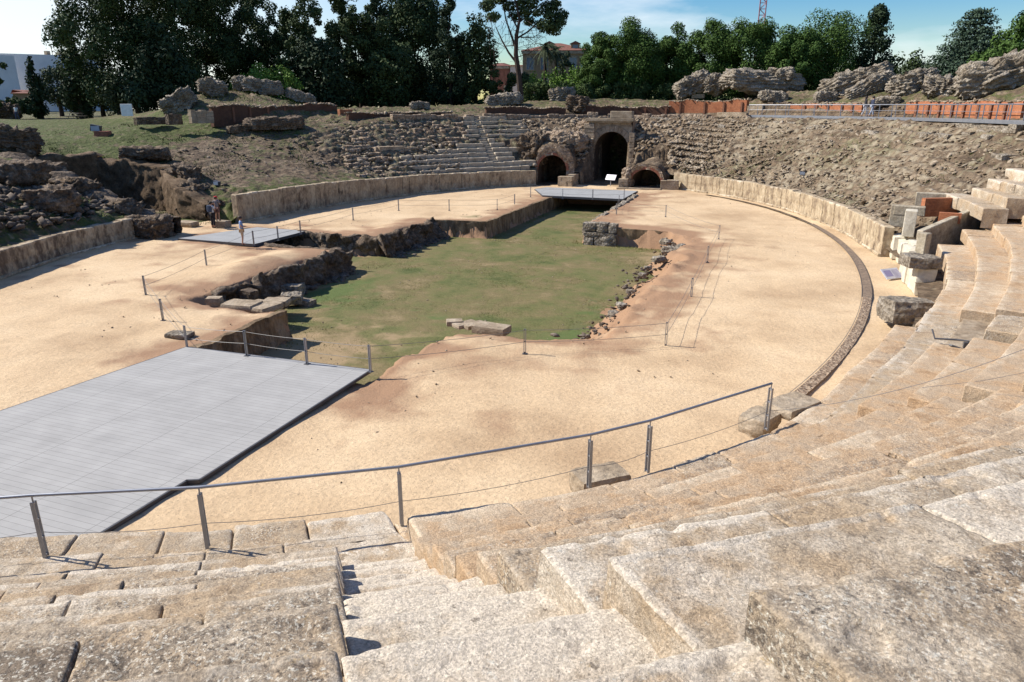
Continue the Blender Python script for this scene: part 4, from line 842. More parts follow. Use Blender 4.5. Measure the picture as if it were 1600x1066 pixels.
pitwall((-3.78,28.8), (-3.78,8.45), 'long brown pit wall leading straight towards the far grey bridge', M['plaster'], 902, rough=.035, top=.03, th_=.22)
pitwall((-3.9,8.5), (-7.6,7.95), 'short smooth brown pit wall facing the camera, left of the long one', M['plaster'], 903, top=.02, th_=.3)
pitwall((8.9,8.85), (5.4,8.95), 'short sunlit ochre pit wall facing the camera, right of the grey stone pier', M['plaster'], 904, top=.0, th_=.3)
pitwall((3.1,9.4), (3.05,28.8), 'rubble edge of the far pit arm running back to the grey bridge', M['rock'], 905, rough=.08, lean=.15)
pitwall((-7.5,-4.0), (-7.5,-14.4), 'dark rugged rock bank on the near left of the pit, behind the loose slabs', M['rockdark'], 906, rough=.26, h=1.25, top=.02, th_=.35, lean=.3, res=.09, off=.3)
pitwall((-13.4,-4.3), (-7.5,-4.1), 'rocky side of the short cross trench under the left bridge, nearer side', M['rockdark'], 907, rough=.12, lean=.1)
pitwall((-7.6,.2), (-16.5,-.2), 'rocky side of the short cross trench under the left bridge, farther side', M['rockdark'], 908, rough=.12, lean=.1)
pitwall((-7.55,7.6), (-7.55,-.1), 'long dark rocky bank of the pit between left bridge and the short brown wall', M['rockdark'], 909, rough=.26, h=1.25, top=.02, th_=.35, lean=.3, res=.09, off=.3)
b = MB(); rg = np.random.default_rng(4)
pier = thing('stone_pier', (4.2,9.0,-1.2), 'grey pier of large squared stones at the right corner of the far pit arm', 'stone pier')
for (x0, x1, z0, z1) in ((3.2,4.15,-.15,.42),(4.15,4.95,-.15,.45),(4.95,5.55,-.15,.40),(3.3,4.0,-1.2,-.55),(4.05,5.6,-1.2,-.28),(3.3,5.5,-.55,-.18)):
    q = rockmesh('stone', (x1-x0-.02,.85,z1-z0-.01), int(920+x0*10+z0*5), M['rock'], n=10, strata=0, amp=.06, sq=.86); q.location = ((x0+x1)/2,8.95,(z0+z1)/2-.1); put(q, pier); q.location = ((x0+x1)/2-4.2, 8.9-9.0, (z0+z1)/2-.1+1.2)
# stones along the broken right bank
for i, (px, py, s_, z_) in enumerate([(1050,392,.75,-.25),(1062,386,.5,-.1),(1040,378,.5,-.5),(1030,405,.5,-.3),(972,478,.35,-.5),(985,455,.3,-.4),(1004,430,.35,-.4),(1020,373,.6,-.6),(1038,366,.45,-.3),(960,492,.4,-.7),(1012,418,.3,-.3),(992,372,.4,-.9)]):
    f = U(px, py, z_); o = rockmesh('bank_stone', (s_*1.5, s_*1.0, s_*.65), 930+i, M['rock'], n=10, strata=0, amp=.2); o.location = f; o.rotation_euler = (0,0,i*1.3)
    tag(o, ['large grey rock at the upper bulge of the broken right bank, nearest the ropes','grey rock just above the largest one in the right bank bulge','grey stone at the inner foot of the right bank bulge','grey stone half way down the right bank, below the bulge','pair-like stone in the lower right bank, near the bright turf','small stone just above the pair-like one in the lower right bank','flat stone in the middle of the broken right bank','stone lying left of the bulge, near the ochre pit wall','stone at the top of the right bank, right of the ochre pit wall','lowest grey stone of the broken right bank, closest to the near edge','small stone in the right bank between the flat and the half-way stone','stone on the turf at the foot of the short ochre pit wall'][i], 'stone', 'stones in the broken right bank')
rg = np.random.default_rng(61); n = 420; u = rg.uniform(0, 1, n); yy = -14.5+u*22.5; P = np.c_[9.55+.45*np.sin(yy*.5)+rg.normal(0, .38, n), yy, np.zeros(n)]; P[:, 2] = -.28-rg.uniform(0, .65, n)
tag(stones('rubble', P, rg.uniform(.03, .13, n), M['rubble_dark'], 62, .6, 1.6), kind='stuff')
n = 700; P = np.c_[-7.1+np.abs(rg.normal(0, .35, n)), rg.uniform(-14.5, 7.6, n), np.full(n, -1.18)]; P = P[(P[:, 1] < -4.6) | (P[:, 1] > .3)]
tag(stones('rubble', P, rg.uniform(.04, .2, len(P)), M['rubble_dark'], 63, .7, 1.6), kind='stuff')
# small stones and crumbs lying on the sand
n = 1600; P = np.c_[rg.uniform(-18, 19, n), rg.uniform(-30, 30, n), np.full(n, .0)]; s_ = sdf(P[:, 0], P[:, 1], PIT); c = fbm(P, .3, 2, 4); P = P[(s_ < -.3) & (s_ > -9) & ((c > .25) | (s_ > -1.2)) & (np.hypot(P[:, 0]/20, P[:, 1]/34) < 1)]
tag(stones('pebbles', P, rg.uniform(.015, .05, len(P)), M['rubble'], 64, .6, 1.4), kind='stuff')
n = 500; P = np.c_[rg.uniform(-7, 9.5, n), rg.uniform(-20, 22, n), np.full(n, -1.17)]; P = P[sdf(P[:, 0], P[:, 1], PIT) > .4]
tag(stones('pebbles', P, rg.uniform(.015, .05, len(P)), M['rubble'], 66, .6, 1.4), kind='stuff')
# loose slabs and blocks
def slab(px, py, z, size, rz, label, seed, mat='granite_far', cat='stone block', tilt=0, name='stone_slab', sq=.82, amp=.06, group=None):
    o = rockmesh(name, size, seed, M[mat], n=14, strata=0, amp=amp, sq=sq); f = U(px, py, z+size[2]/2); o.location = f; o.rotation_euler = (tilt, 0, rz); return tag(o, label, cat, group)
slab(378,477,-.32,(1.5,1.0,.25),.1,'flat pale slab, leftmost of those below the dark rock bank',951)
slab(407,480,-.42,(1.5,1.3,.28),-.1,'largest flat pale slab below the dark rock bank',952)
slab(432,472,-.55,(1.1,.8,.25),.3,'grey slab behind the largest flat slab below the rock bank',953)
slab(335,470,-.2,(.6,.5,.3),.4,'small white stone at the foot of the dark rock bank',954)
slab(449,453,-1.2,(1.6,.9,.6),.2,'squared block standing on the turf against the dark rock bank',955,'rock')
slab(440,473,-.9,(.5,.6,.55),.2,'small upright dark stone between the slabs and the turf',956,'rockdark')
slab(456,466,-1.0,(1.0,.6,.45),.5,'pointed grey stone leaning beside the small upright one',957,'rock',tilt=.2)
slab(473,472,-1.2,(1.3,.55,.3),-.1,'low flat block lying alone on the turf near the rock bank',958,'rock')
slab(390,463,-.7,(.7,.6,.6),-.1,'shaded block half hidden in front of the rock bank',959,'rockdark')
for i, (px, py, s_, r_, lb) in enumerate([(710,504,(.7,.45,.25),.5,'left end stone of the row of four pale blocks on the near pit edge'),(727,507,(.55,.95,.2),-.55,'second narrow block in the row on the near pit edge'),(741,508,(.5,.95,.2),-.5,'third narrow block in the row on the near pit edge'),(768,514,(1.5,.75,.38),-.1,'largest block, right end of the row on the near pit edge')]):
    slab(px, py, -.32, (s_[0]*.9, s_[1], s_[2]*.75), r_, lb, 960+i, 'granite_far', sq=.9, amp=.03)
slab(281,523,0,(.9,.55,.16),.2,'round pierced millstone lying on the sand by the rope posts',968,'rock',name='millstone',cat='millstone')
slab(936,752,1.0,(1.0,.62,.4),.72,'rough grey block projecting over the sand behind the fourth handrail post',971,'granite_far',sq=.75,amp=.07)
slab(1186,660,1.0,(.85,.65,.45),1.1,'rounded block under the last handrail post',972,'granite_far',sq=.7,amp=.07)
slab(1238,634,1.32,(1.15,.75,.22),.95,'flat grey slab beside the end of the handrail',973,'granite_far',sq=.8,amp=.06)
slab(1414,484,.3,(1.45,1.6,.8),.25,'big tilted dark-sided block below the white end of the podium',974,'rock',tilt=-.1,sq=.8,amp=.07)
slab(1438,408,1.2,(1.35,1.3,.5),.2,'overhanging undercut block on top of the bright podium end',975,'rock',sq=.8,amp=.08)
# ---------------------------------------------------------------- metal decks
def deck(poly, z, th_, label, plank, name='metal_deck', seams=(), seed=0, along=0, cat='deck'):
    c = np.mean(np.array(poly), 0); t = thing(name, (*c, z), label, cat)
    n = len(poly); V = [(*p, z) for p in poly]+[(*p, z-th_) for p in poly]; F = [list(range(n)), list(range(2*n-1, n-1, -1))]+[[i+n, (i+1) % n+n, (i+1) % n, i] for i in range(n)]
    a = np.array(poly); area = sum(a[i][0]*a[(i+1) % n][1]-a[(i+1) % n][0]*a[i][1] for i in range(n))
    if area < 0: F = [f[::-1] for f in F]
    put(mk('deck_plate', V, F, plank), t)
    V = []; Fe = []
    b = MB()
    for i in range(n):
        p, q = a[i], a[(i+1) % n]; d = q-p; L_ = np.hypot(*d); d = d/L_; m_ = (p+q)/2; nn = np.array([d[1], -d[0]])*(1 if area > 0 else -1)
        b.box((*(m_+nn*.025), z-th_/2-.012), (L_+.04,.04,th_+.02), math.atan2(d[1], d[0]))
    put(b.build('edge_beam', M['metal_dark']), t)
    return t
def plankmat(name, axis, pitch, col):
    m = pmat(name, col, rough=.75, var=.09, scale=1.2, spec=.12); T = m.node_tree; n = T.nodes; l = T.links; bs = n['Principled BSDF']; src = bs.inputs['Base Color'].links[0].from_socket
    g = n.new('ShaderNodeNewGeometry'); sx = n.new('ShaderNodeSeparateXYZ'); l.new(g.outputs['Position'], sx.inputs[0]); out = src
    for ax, pt, wd_, dk in ((axis, pitch, .07, .66), (1-axis, 1.9, .006, .5)):
        m1 = n.new('ShaderNodeMath'); m1.operation = 'DIVIDE'; m1.inputs[1].default_value = pt; l.new(sx.outputs[ax], m1.inputs[0])
        m2 = n.new('ShaderNodeMath'); m2.operation = 'FRACT'; l.new(m1.outputs[0], m2.inputs[0]); m3 = n.new('ShaderNodeMath'); m3.operation = 'LESS_THAN'; m3.inputs[1].default_value = wd_; l.new(m2.outputs[0], m3.inputs[0])
        x = n.new('ShaderNodeMix'); x.data_type = 'RGBA'; x.blend_type = 'MULTIPLY'; x.inputs[7].default_value = (dk, dk, dk, 1); l.new(m3.outputs[0], x.inputs[0]); l.new(out, x.inputs[6]); out = x.outputs[2]
    m4 = n.new('ShaderNodeMath'); m4.operation = 'DIVIDE'; m4.inputs[1].default_value = pitch; l.new(sx.outputs[axis], m4.inputs[0]); m5 = n.new('ShaderNodeMath'); m5.operation = 'FLOOR'; l.new(m4.outputs[0], m5.inputs[0])
    wn = n.new('ShaderNodeTexWhiteNoise'); wn.noise_dimensions = '1D'; l.new(m5.outputs[0], wn.inputs['W']); mr = n.new('ShaderNodeMapRange'); mr.inputs[3].default_value = .97; mr.inputs[4].default_value = 1.03; l.new(wn.outputs[0], mr.inputs[0])
    cb = n.new('ShaderNodeCombineColor'); [l.new(mr.outputs[0], cb.inputs[i]) for i in range(3)]; x = n.new('ShaderNodeMix'); x.data_type = 'RGBA'; x.blend_type = 'MULTIPLY'; x.inputs[0].default_value = 1; l.new(out, x.inputs[6]); l.new(cb.outputs[0], x.inputs[7])
    l.new(x.outputs[2], bs.inputs['Base Color']); return m
M['plank'] = plankmat('deck_plank', 1, .165, (.335,.325,.305)); M['plank2'] = plankmat('deck_plank_far', 1, .21, (.31,.31,.30))
deck([(-2.65,-20.95),(4.28,-20.72),(4.34,-27.9),(4.10,-28.02),(4.02,-36.5),(-3.4,-36.5),(-3.3,-27)], .11, .07, 'very large grey metal plank deck in the lower left, running to the near pit edge', M['plank'])
deck([(-6.9,28.6),(-4.6,24.0),(2.75,23.85),(2.75,30.5),(-6.4,30.6)], .12, .16, 'grey metal bridge over the far end of the pit, in front of the gateway', M['plank2'])
deck([(-18.6,-4.9),(-13.0,-4.85),(-12.95,.1),(-16.9,.2)], .14, .14, 'small grey metal bridge on the left where the man in blue stands', M['plank2'])
# steel legs under the far bridge
for i, x_ in enumerate((-1.3, 1.4)):
    pass
# ---------------------------------------------------------------- rope posts
def make_post(h=.86):
    t = thing('rope_post', (0,0,0), 'x', 'post', 'rope posts round the pit'); b = MB(); b.box((-.028,0,h/2), (.02,.05,h)); b.box((.028,0,h/2), (.02,.05,h))
    o = b.build('flat_bars', M['metal']); o.parent = t; b = MB(); b.box((0,0,h-.03), (.05,.04,.03)); b.box((0,0,h*.5), (.05,.04,.03)); b.box((0,0,.04), (.05,.04,.05)); o = b.build('spacers', M['metal_dark']); o.parent = t
    b = MB(); b.box((0,0,.006), (.16,.16,.012)); o = b.build('foot_plate', M['metal_dark']); o.parent = t; return t
P0 = make_post(); first = True
def copytree(o, parent=None):
    c = o.copy(); COL.objects.link(c)
    if parent: c.parent = parent
    for ch in o.children: copytree(ch, c)
    return c
posts = {}
PL = [('a',255,501,0,'rope post at the bend of the ropes, left of the millstone'),('b',228,461,0,'leftmost rope post on the sand, where the ropes turn right'),('c',323,416,0,'rope post on the sand above the dark rock bank'),
 ('d',293,547,0,'rope post at the far left corner of the big deck'),('e',386,556,.11,'rope post on the far edge of the big deck, near the brown wall'),('f',480,569,.11,'rope post in the middle of the far edge of the big deck'),('g',579,581,.11,'rope post at the far right corner of the big deck'),
 ('h',820,553,0,'rope post on bare sand in front of the near pit edge'),('i',1040,541,0,'rope post at the near right corner of the pit'),('j',1080,465,0,'rope post beside the right bank, second from the near corner'),('k',1105,410,0,'rope post beside the right bank, third from the near corner'),('l',1123,374,0,'rope post beside the right bank, fourth from the near corner'),('m',1040,339,0,'rope post on the sand beyond the right end of the pit'),
 ('n',963,336,0,'rope post at the right side of the far pit arm'),('o',967,322,0,'rope post just off the right corner of the far bridge'),('p',975,311,.12,'rope post at the right end of the far bridge'),('q',926,312,.12,'rope post right of the middle of the far bridge edge'),('r',879,311,.12,'rope post left of the middle of the far bridge edge'),('s',829,308,.12,'rope post at the left end of the far bridge'),
 ('t',804,320,0,'rope post on the sand just left of the far bridge'),('u',777,328,0,'rope post above the long brown pit wall'),('v',702,329,0,'pale rope post on the sand near the short brown wall'),('w',623,329,0,'rope post on the sand behind the long rocky bank'),('x',552,344,0,'rope post between the left bridge and the long rocky bank'),
 ('y',470,366,.14,'rope post at the right corner of the left bridge'),('z',435,376,.14,'rope post in the middle of the left bridge edge'),('A',397,384,.14,'rope post right beside the man in blue')]
for key, px, py, z_, lb in PL:
    o = P0 if first else copytree(P0); first = False; f = U(px, py, z_); o.location = f; o['label'] = lb; posts[key] = f
    o.rotation_euler = (0, 0, (hash_ := (ord(key)*37 % 10)/10-.5)*.6)
def rope(chain, zs=(.82,.42), group='thin ropes between the posts', lab='thin wire rope strung between posts around the pit'):
    for s_ in zs:
        pts = []
        for a, b_ in zip(chain[:-1], chain[1:]):
            A, B = posts[a]+[0,0,s_], posts[b_]+[0,0,s_]; L_ = np.linalg.norm(B-A)
            for i in range(9): u = i/9; pts.append(A*(1-u)+B*u-np.array([0,0,1])*4*u*(1-u)*L_*.012)
        pts.append(posts[chain[-1]]+[0,0,s_]); tag(MB().tube(pts, .0075, 4).build('rope', M['wire']), lab+(', upper line' if s_ > .5 else ', lower line'), 'rope')
rope('dabcA', lab='thin wire rope from big deck by leftmost posts to left bridge')
rope('defg', lab='thin wire rope along the far edge of the big deck')
rope('ghijklmno', lab='thin wire rope along the near and right sides of the pit')
rope('pqrs', lab='thin wire rope along the far bridge')
rope('tuvwxyzA', lab='thin wire rope along the far left side of the pit')
# ---------------------------------------------------------------- handrail on the podium
hr = thing('handrail', EP(-58, .2, 1.5), 'long grey steel handrail curving along the podium in the foreground', 'handrail')
HP = [(72,870),(325,856),(628,820),(920,763),(1011,738),(1197,672)]; tops = []; feet = []
Hh = 1.02
F_ = [U(a, b_, 1.52) for a, b_ in HP]; F_ = [F_[0]-(F_[1]-F_[0])*1.0+np.array([-.15,-.25,0])]+F_
for i, f in enumerate(F_):
    a, b_ = F_[max(i-1, 0)], F_[min(i+1, len(F_)-1)]; d = (b_-a)[:2]; d /= np.hypot(*d); rz = math.atan2(d[1], d[0])+math.pi/2
    b = MB(); nx_, ny_ = -d[1], d[0]
    for s_ in (-1, 1): b.box((f[0]+nx_*.036*s_, f[1]+ny_*.036*s_, f[2]+(Hh-.1)/2), (.013,.055,Hh-.1), rz)
    for zz_ in (.03,.32,.62,Hh-.13): b.box((f[0], f[1], f[2]+zz_), (.06,.035,.03), rz)
    put(b.build('post', M['metal'], bevel=.002), hr); b = MB(); b.tube([f+[0,0,Hh-.13], f+[0,0,Hh-.02]], .012, 8); put(b.build('stem', M['metal']), hr); tops.append(f+np.array([0,0,Hh]))
pts = []
for a, b_ in zip(tops[:-1], tops[1:]): pts += [a*(1-u)+b_*u for u in (0,.5)]
pts.append(tops[-1]); put(MB().tube(pts, .024, 12).build('rail', M['metal'], smooth=True), hr)
pts = []
for a, b_ in zip(F_[:-1], F_[1:]):
    for i in range(8): u = i/8; pts.append(a*(1-u)+b_*u+np.array([0,0,.42-.07*4*u*(1-u)]))
pts.append(F_[-1]+[0,0,.42]); put(MB().tube(pts, .005, 5).build('cable', M['wire']), hr)
A = F_[-1]+[0,0,.42]; B = U(1640,530,4.1); pts = [A*(1-u)+B*u-np.array([0,0,4*u*(1-u)*.25]) for u in np.linspace(0, 1, 16)]
tag(MB().tube(pts, .006, 5).build('cable', M['wire']), 'thin cable running from the handrail end up across the second stairway', 'cable')
A = U(1440,606,2.5); B = U(1640,575,3.2); tag(MB().tube([A, (A+B)/2+[0,0,-.05], B], .005, 5).build('cable', M['wire']), 'thin cable lying over the seats at the right edge of the photo', 'cable')
# black metal bracket on the seats
f = U(1487,538,1.95); b = MB(); b.tube([f+[-.45,.25,.28], f+[-.38,.1,.08], f+[.1,.05,.12], f+[.35,-.05,.14], f+[.38,-.12,-.1], f+[0,-.05,-.02], f+[-.05,0,-.02]], .025, 6); b.box(f+[.3,-.05,.0], (.1,.1,.2)); tag(b.build('metal_bracket', M['metal_dark']), 'black bent metal bracket lying in the gap between the seat rows', 'bracket')
# ---------------------------------------------------------------- walled box of honour at the right
M['ashlar'] = nmat('box_stone', [(.24,.19,.13), (.42,.36,.26), (.50,.44,.34)], scale=1.5, fine=(.6,1.2), bump=.8, bscale=8, dist=.05)
M['whitestone'] = nmat('white_stone', [(.50,.44,.33), (.66,.61,.49)], scale=1.5, fine=(.8,1.12), bump=.7, bscale=8, dist=.04)
bx = thing('tribune', EP(4, .8, 0), 'walled box of pale stone and brick between podium wall and curving seats', 'tribune')
def pill(name, px, pyb, zb, size, rz, mat, jit=.02, at_=None):
    f = U(px, pyb, zb); b = MB(); b.box((f[0]+size[0]*.5*0, f[1], zb+size[2]/2), size, rz, jit); return put(b.build(name, mat, bevel=.03), bx)
def poly3(name, pts, thv, mat):               # slab from a polygon in space plus a thickness vector
    P_ = [np.array(p, float) for p in pts]; n = len(P_); V = P_+[p+np.array(thv) for p in P_]; F = [list(range(n)), list(range(2*n-1, n-1, -1))]+[[i+n, (i+1) % n+n, (i+1) % n, i] for i in range(n)]
    o = mk(name, V, F, mat); m_ = o.modifiers.new('bevel', 'BEVEL'); m_.width = .03; return put(o, bx)
# box pieces (world metres): sloping parapet, recess walls, bright front slabs
def seg(name, p, q, zb0, zt0, zt1, th_, mat, zb1=None):
    p = np.array(p, float); q = np.array(q, float); d = (q-p)/np.hypot(*(q-p)); nv = np.array([-d[1], d[0]])*th_; zb1 = zb0 if zb1 is None else zb1
    return poly3(name, [(*p, zb0), (*q, zb1), (*q, zt1), (*p, zt0)], (nv[0], nv[1], 0), mat)
pa = U(1443,361,1.98)[:2]; pb = U(1553,314,3.05)[:2]
seg('parapet', pa, pb, .4, 1.98, 3.05, .32, M['ashlar'], 1.2)
pc = U(1430,352,2.2)
seg('end_post', U(1428,398,1.35)[:2], U(1438,400,1.35)[:2]+np.array([.12,0]), .6, 2.35, 2.35, .5, M['ashlar'])
for (px, py, zz_, w_, d_, h_, mt, nm) in ((1400,353,1.45,.75,.6,1.15,'ashlar','jamb'),(1418,368,1.3,.55,.9,1.35,'whitestone','jamb'),(1382,352,1.0,1.1,1.0,.5,'ashlar','sill'),(1420,336,2.1,1.5,.5,.5,'ashlar','lintel'),(1452,322,2.35,1.5,.6,.75,'ashlar','lintel')):
    f = U(px, py, zz_); b = MB(); b.box((f[0], f[1], zz_+h_/2), (w_, d_, h_), -.15, .02); put(b.build(nm, M[mt], bevel=.03), bx)
f = U(1483,345,2.2); b = MB(); b.box((f[0], f[1], 2.35), (1.0,.35,.5), -.2); put(boxuv(b.build('brick_wall', M['brick'])), bx)
f = U(1468,338,2.2); b = MB(); b.box((f[0]+.3, f[1]+1.6, 2.5), (2.3,.3,1.0), .5); put(boxuv(b.build('brick_wall', M['brick'])), bx)
# bright slabs facing the arena
f0 = U(1378,400,0); 
for (px, pyb, w_, d_, h_, rz) in ((1390,402,.7,1.2,1.2,-.05),(1400,408,.9,1.4,1.1,-.05),(1407,436,.55,1.9,1.55,-.02),(1414,430,.4,1.7,1.65,-.02),(1420,452,.75,2.6,1.35,.03)):
    f = U(px, pyb, 0); q = rockmesh('front_slab', (w_, d_, h_), int(980+px), M['whitestone'], n=10, strata=0, amp=.05, sq=.88); q.location = (f[0]+w_/2, f[1], h_/2); put(q, bx); q.location = (f[0]+w_/2-bx.location[0], f[1]-bx.location[1], h_/2)
# seat courses above and behind the box
bs = thing('seating_block', EP(15, 4), 'short stone seat rows beyond the walled box, climbing at the right edge', 'stone seating')
for k, (x0, x1, D_, z_) in enumerate([(1474,1600,3.9,3.1),(1520,1610,5.0,3.55),(1545,1620,5.9,4.0),(1571,1640,6.9,4.5)]):
    a = thpx(x0, D_, z_, 1, 40); put(sweep('seat_row', 3.5+k*.6, a, lambda t, D_=D_: D_+0*t, lambda t, D_=D_: D_+1.15+0*t, z_-.62, z_, G, res=.12, blk=(1.4,2.6), gap=.05, lip=.05, amp=.02, seed=1000+k), bs)
# ---------------------------------------------------------------- signs and lamps
M['panel'] = pmat('sign_panel', (.42,.42,.48), rough=.3); M['panelink'] = pmat('sign_ink', (.20,.18,.34), rough=.4); M['white'] = pmat('white_paint', (.75,.74,.72), rough=.5)
def sign(px, py, z, label, w_=1.15, tilt=.9, rz=0, h_=.62, post=.75):
    f = U(px, py, z); t = thing('info_sign', f, label, 'sign'); b = MB(); b.box((0,0,post/2), (.07,.07,post)); o = b.build('post', M['metal']); o.parent = t
    b = MB(); b.box((0,0,0), (w_,h_,.04)); o = b.build('panel', M['panel'], bevel=.004); o.parent = t; o.location = (0,0,post+.08); o.rotation_euler = (tilt,0,0)
    b = MB(); b.box((-w_*.22,.02,.0225), (w_*.42,h_*.6,.003)); [b.box((w_*.25,h_*.3-i*.07,.0225), (w_*.38,.025,.003)) for i in range(7)]; q = b.build('print', M['panelink']); q.parent = o
    t.rotation_euler = (0,0,rz); return t
sign(954,291,0,'small tilted information panel standing in front of the tall gateway', 1.15, 1.0, -.35, .6, .8)
sign(1392,436,0,'low white information panel on the ground below the walled box', 1.05, .7, .75, .6, .18)
def lamp(px, py, label, z=None, s_=.4, rz=0):
    f = hit(px, py) if z is None else U(px, py, z); t = thing('spotlight', f, label, 'spotlight'); b = MB(); b.box((0,0,s_*.8), (s_*1.1,s_*.6,s_*.75), 0, 0, tilt=.2); o = b.build('housing', M['metal_dark'], bevel=.02); o.parent = t
    b = MB(); b.box((-s_*.3,0,s_*.25), (.03,.05,s_*.6)); b.box((s_*.3,0,s_*.25), (.03,.05,s_*.6)); o = b.build('bracket', M['metal_dark']); o.parent = t
    b = MB(); b.box((0,-s_*.31,s_*.8), (s_*.9,.02,s_*.55)); o = b.build('glass', pmat('lamp_glass', (.35,.4,.45), rough=.15)); o.parent = t; t.rotation_euler = (0,0,rz)
lamp(152,212,'large dark floodlight on the grassy slope, upper left',None,.75,.5)
lamp(340,294,'small floodlight just above the red-capped person',None,.45)
lamp(1253,277,'small black floodlight half way down the sunlit right slope',None,.4)
lamp(1447,314,'small black floodlight above the walled box',None,.35)
b = MB(); f = hit(150,214); b.box((f[0]+.2,f[1]+.6,f[2]+.2), (1.2,.8,.5), .3, .06); tag(b.build('concrete_block', M['redbrick'], bevel=.03), 'small reddish block under the large floodlight', 'stone block')
# ---------------------------------------------------------------- walkway on the right rim
ww = thing('walkway', EP(35, 10.4, 6.8), 'raised grey metal walkway with railing along the top of the right slope', 'walkway')
a0, a1 = thpx(1171, 10.0, 6.85, 5, 180), 8.0; tt = np.linspace(a0, a1, 80)
def ribbon(name, d0, d1, z0, z1, mat):
    A_, B_ = EP(tt, d0), EP(tt, d1); V = np.concatenate([np.c_[A_[:, :2], 0*tt+z0], np.c_[B_[:, :2], 0*tt+z0], np.c_[B_[:, :2], 0*tt+z1], np.c_[A_[:, :2], 0*tt+z1]]); n = len(tt)
    F = []
    for i in range(n-1):
        for k in range(4): a_, b_ = k*n, ((k+1) % 4)*n; F.append([a_+i, a_+i+1, b_+i+1, b_+i])
    F += [[0, n, 2*n, 3*n], [n-1, 4*n-1, 3*n-1, 2*n-1]]; return put(mk(name, V, F, mat), ww)
ribbon('deck_plate', 9.75, 11.5, 6.82, 6.92, M['plank2']); ribbon('edge_beam', 9.68, 9.75, 6.72, 6.95, M['metal'])
rl = thing('railing', EP(35, 9.8, 6.9), 'slender light railing of the walkway in front of the orange brick walls', 'railing')
for zz_ in (7.92, 7.45):
    P_ = EP(tt, 9.8); put(MB().tube([np.array([p[0], p[1], zz_]) for p in P_], .03 if zz_ > 7.5 else .014, 5).build('rail', M['metal']), rl)
s_ = arclen(a0, a1, 9.8, 300); ta = np.interp(np.arange(0, s_[-1], 1.55), s_, np.linspace(a0, a1, 300))
for q in EP(ta, 9.8): b = MB(); b.box((q[0], q[1], 7.4), (.06,.06,1.04)); put(b.build('post', M['metal']), rl)
rl2 = thing('railing', EP(35, 11.4, 6.9), 'second railing at the back of the walkway, next to the brick', 'railing')
P_ = EP(tt, 11.4); put(MB().tube([np.array([p[0], p[1], 7.9]) for p in P_], .025, 5).build('rail', M['metal']), rl2)
for q in EP(ta[::2], 11.4): b = MB(); b.box((q[0], q[1], 7.4), (.05,.05,1.0)); put(b.build('post', M['metal']), rl2)
# ---------------------------------------------------------------- left side passage
def cliff(name, pts, label, mat, seed, z0=.0, dz=.1, rough=.12, inward=.75):
    V = []; pts = np.array(pts, float); seg_ = np.hypot(*np.diff(pts, axis=0).T); cs = np.concatenate([[0], np.cumsum(seg_)]); nu = int(cs[-1]/.22)+2; u = np.linspace(0, cs[-1], nu)
    X_ = np.interp(u, cs, pts[:, 0]); Y_ = np.interp(u, cs, pts[:, 1]); tx = np.gradient(X_); ty = np.gradient(Y_); q = np.hypot(tx, ty); nx_, ny_ = ty/q, -tx/q; nv = 16
    top = Hxy(X_-nx_*.9, Y_-ny_*.9, False)+dz+fbm(np.c_[X_, Y_, 0*X_], .9, 3, seed)*.3
    for i in range(nu):
        for j in range(nv+1): V.append((X_[i]+nx_[i]*inward, Y_[i]+ny_[i]*inward, z0+(top[i]-z0)*j/nv))
        V.append((X_[i]-nx_[i]*.5, Y_[i]-ny_[i]*.5, top[i]+.08)); V.append((X_[i]-nx_[i]*1.2, Y_[i]-ny_[i]*1.2, top[i]-.35))
    V = np.array(V); f = fbm(V, 2.2, 5, seed+1)*rough*1.6; V[:, 0] += np.repeat(nx_, nv+3)*f; V[:, 1] += np.repeat(ny_, nv+3)*f; V[:, 2] += fbm(V, 1.6, 3, seed+2)*rough*.6
    return tag(mk(name, V, gridF(nu, nv+3), mat, smooth=True), label, 'wall')
M['mud'] = nmat('passage_masonry', [(.07,.042,.022), (.14,.09,.05), (.20,.14,.085)], scale=1.6, fine=(.5,1.3), bump=1, bscale=7, dist=.08)
cliff('passage_wall', [(-37.2,-1),(-37.2,1.5),(-36.2,5.3),(-33,5.9),(-29.3,5.7),(-25.4,3.1),(-22.6,2.7)][::1], 'tall brown masonry wall of the sunken side passage on the left', M['mud'], 1101, rough=.1)
cliff('passage_wall', [(-20.2,-3.7),(-26.5,-3.3),(-36.5,-1.6)], 'rubble wall on the near side of the sunken side passage', M['rockdark'], 1102, rough=.2)
for i, (x_, y_, z_, sx, sy, sz, lb) in enumerate([(-20.9,-4.6,.55,1.8,1.6,1.3,'torn masonry lump at the end of the low left podium wall'),(-23.6,-4.3,.9,2.2,1.5,1.9,'dark rubble lump above the end of the low left podium wall'),(-22.6,3.3,.5,1.9,1.4,1.4,'rough rock lump left of the red-capped person'),(-25.6,4.0,1.3,2.4,1.6,1.9,'stepped rubble lump at the right mouth of the side passage'),(-27.4,5.4,2.7,2.6,1.5,1.3,'dark broken masonry crest right of the brown passage wall'),(-32.5,6.6,4.2,3.4,1.4,.9,'grey crest of rubble capping the brown passage wall'),(-27.8,-3.9,2.3,2.6,1.6,1.6,'dark crag on the left lip of the side passage'),(-32,-3,3.4,3.2,1.6,1.2,'long dark crag farther along the left lip of the side passage'),(-24.5,-8.2,2.6,3.0,2.2,1.2,'black rocky ledge on the mound above the low left podium wall'),(-28.5,-7.6,3.9,3.6,2.6,1.3,'upper rocky ledge at the left edge, above the mound')]):
    o = rockmesh('ruin_lump', (sx*1.1,sy*1.1,sz*1.1), 1110+i, M['rockdark'], n=20, strata=.02, amp=.2); o.location = (x_,y_,z_); o.rotation_euler = (0,0,i*.7); tag(o, lb, 'ruin')
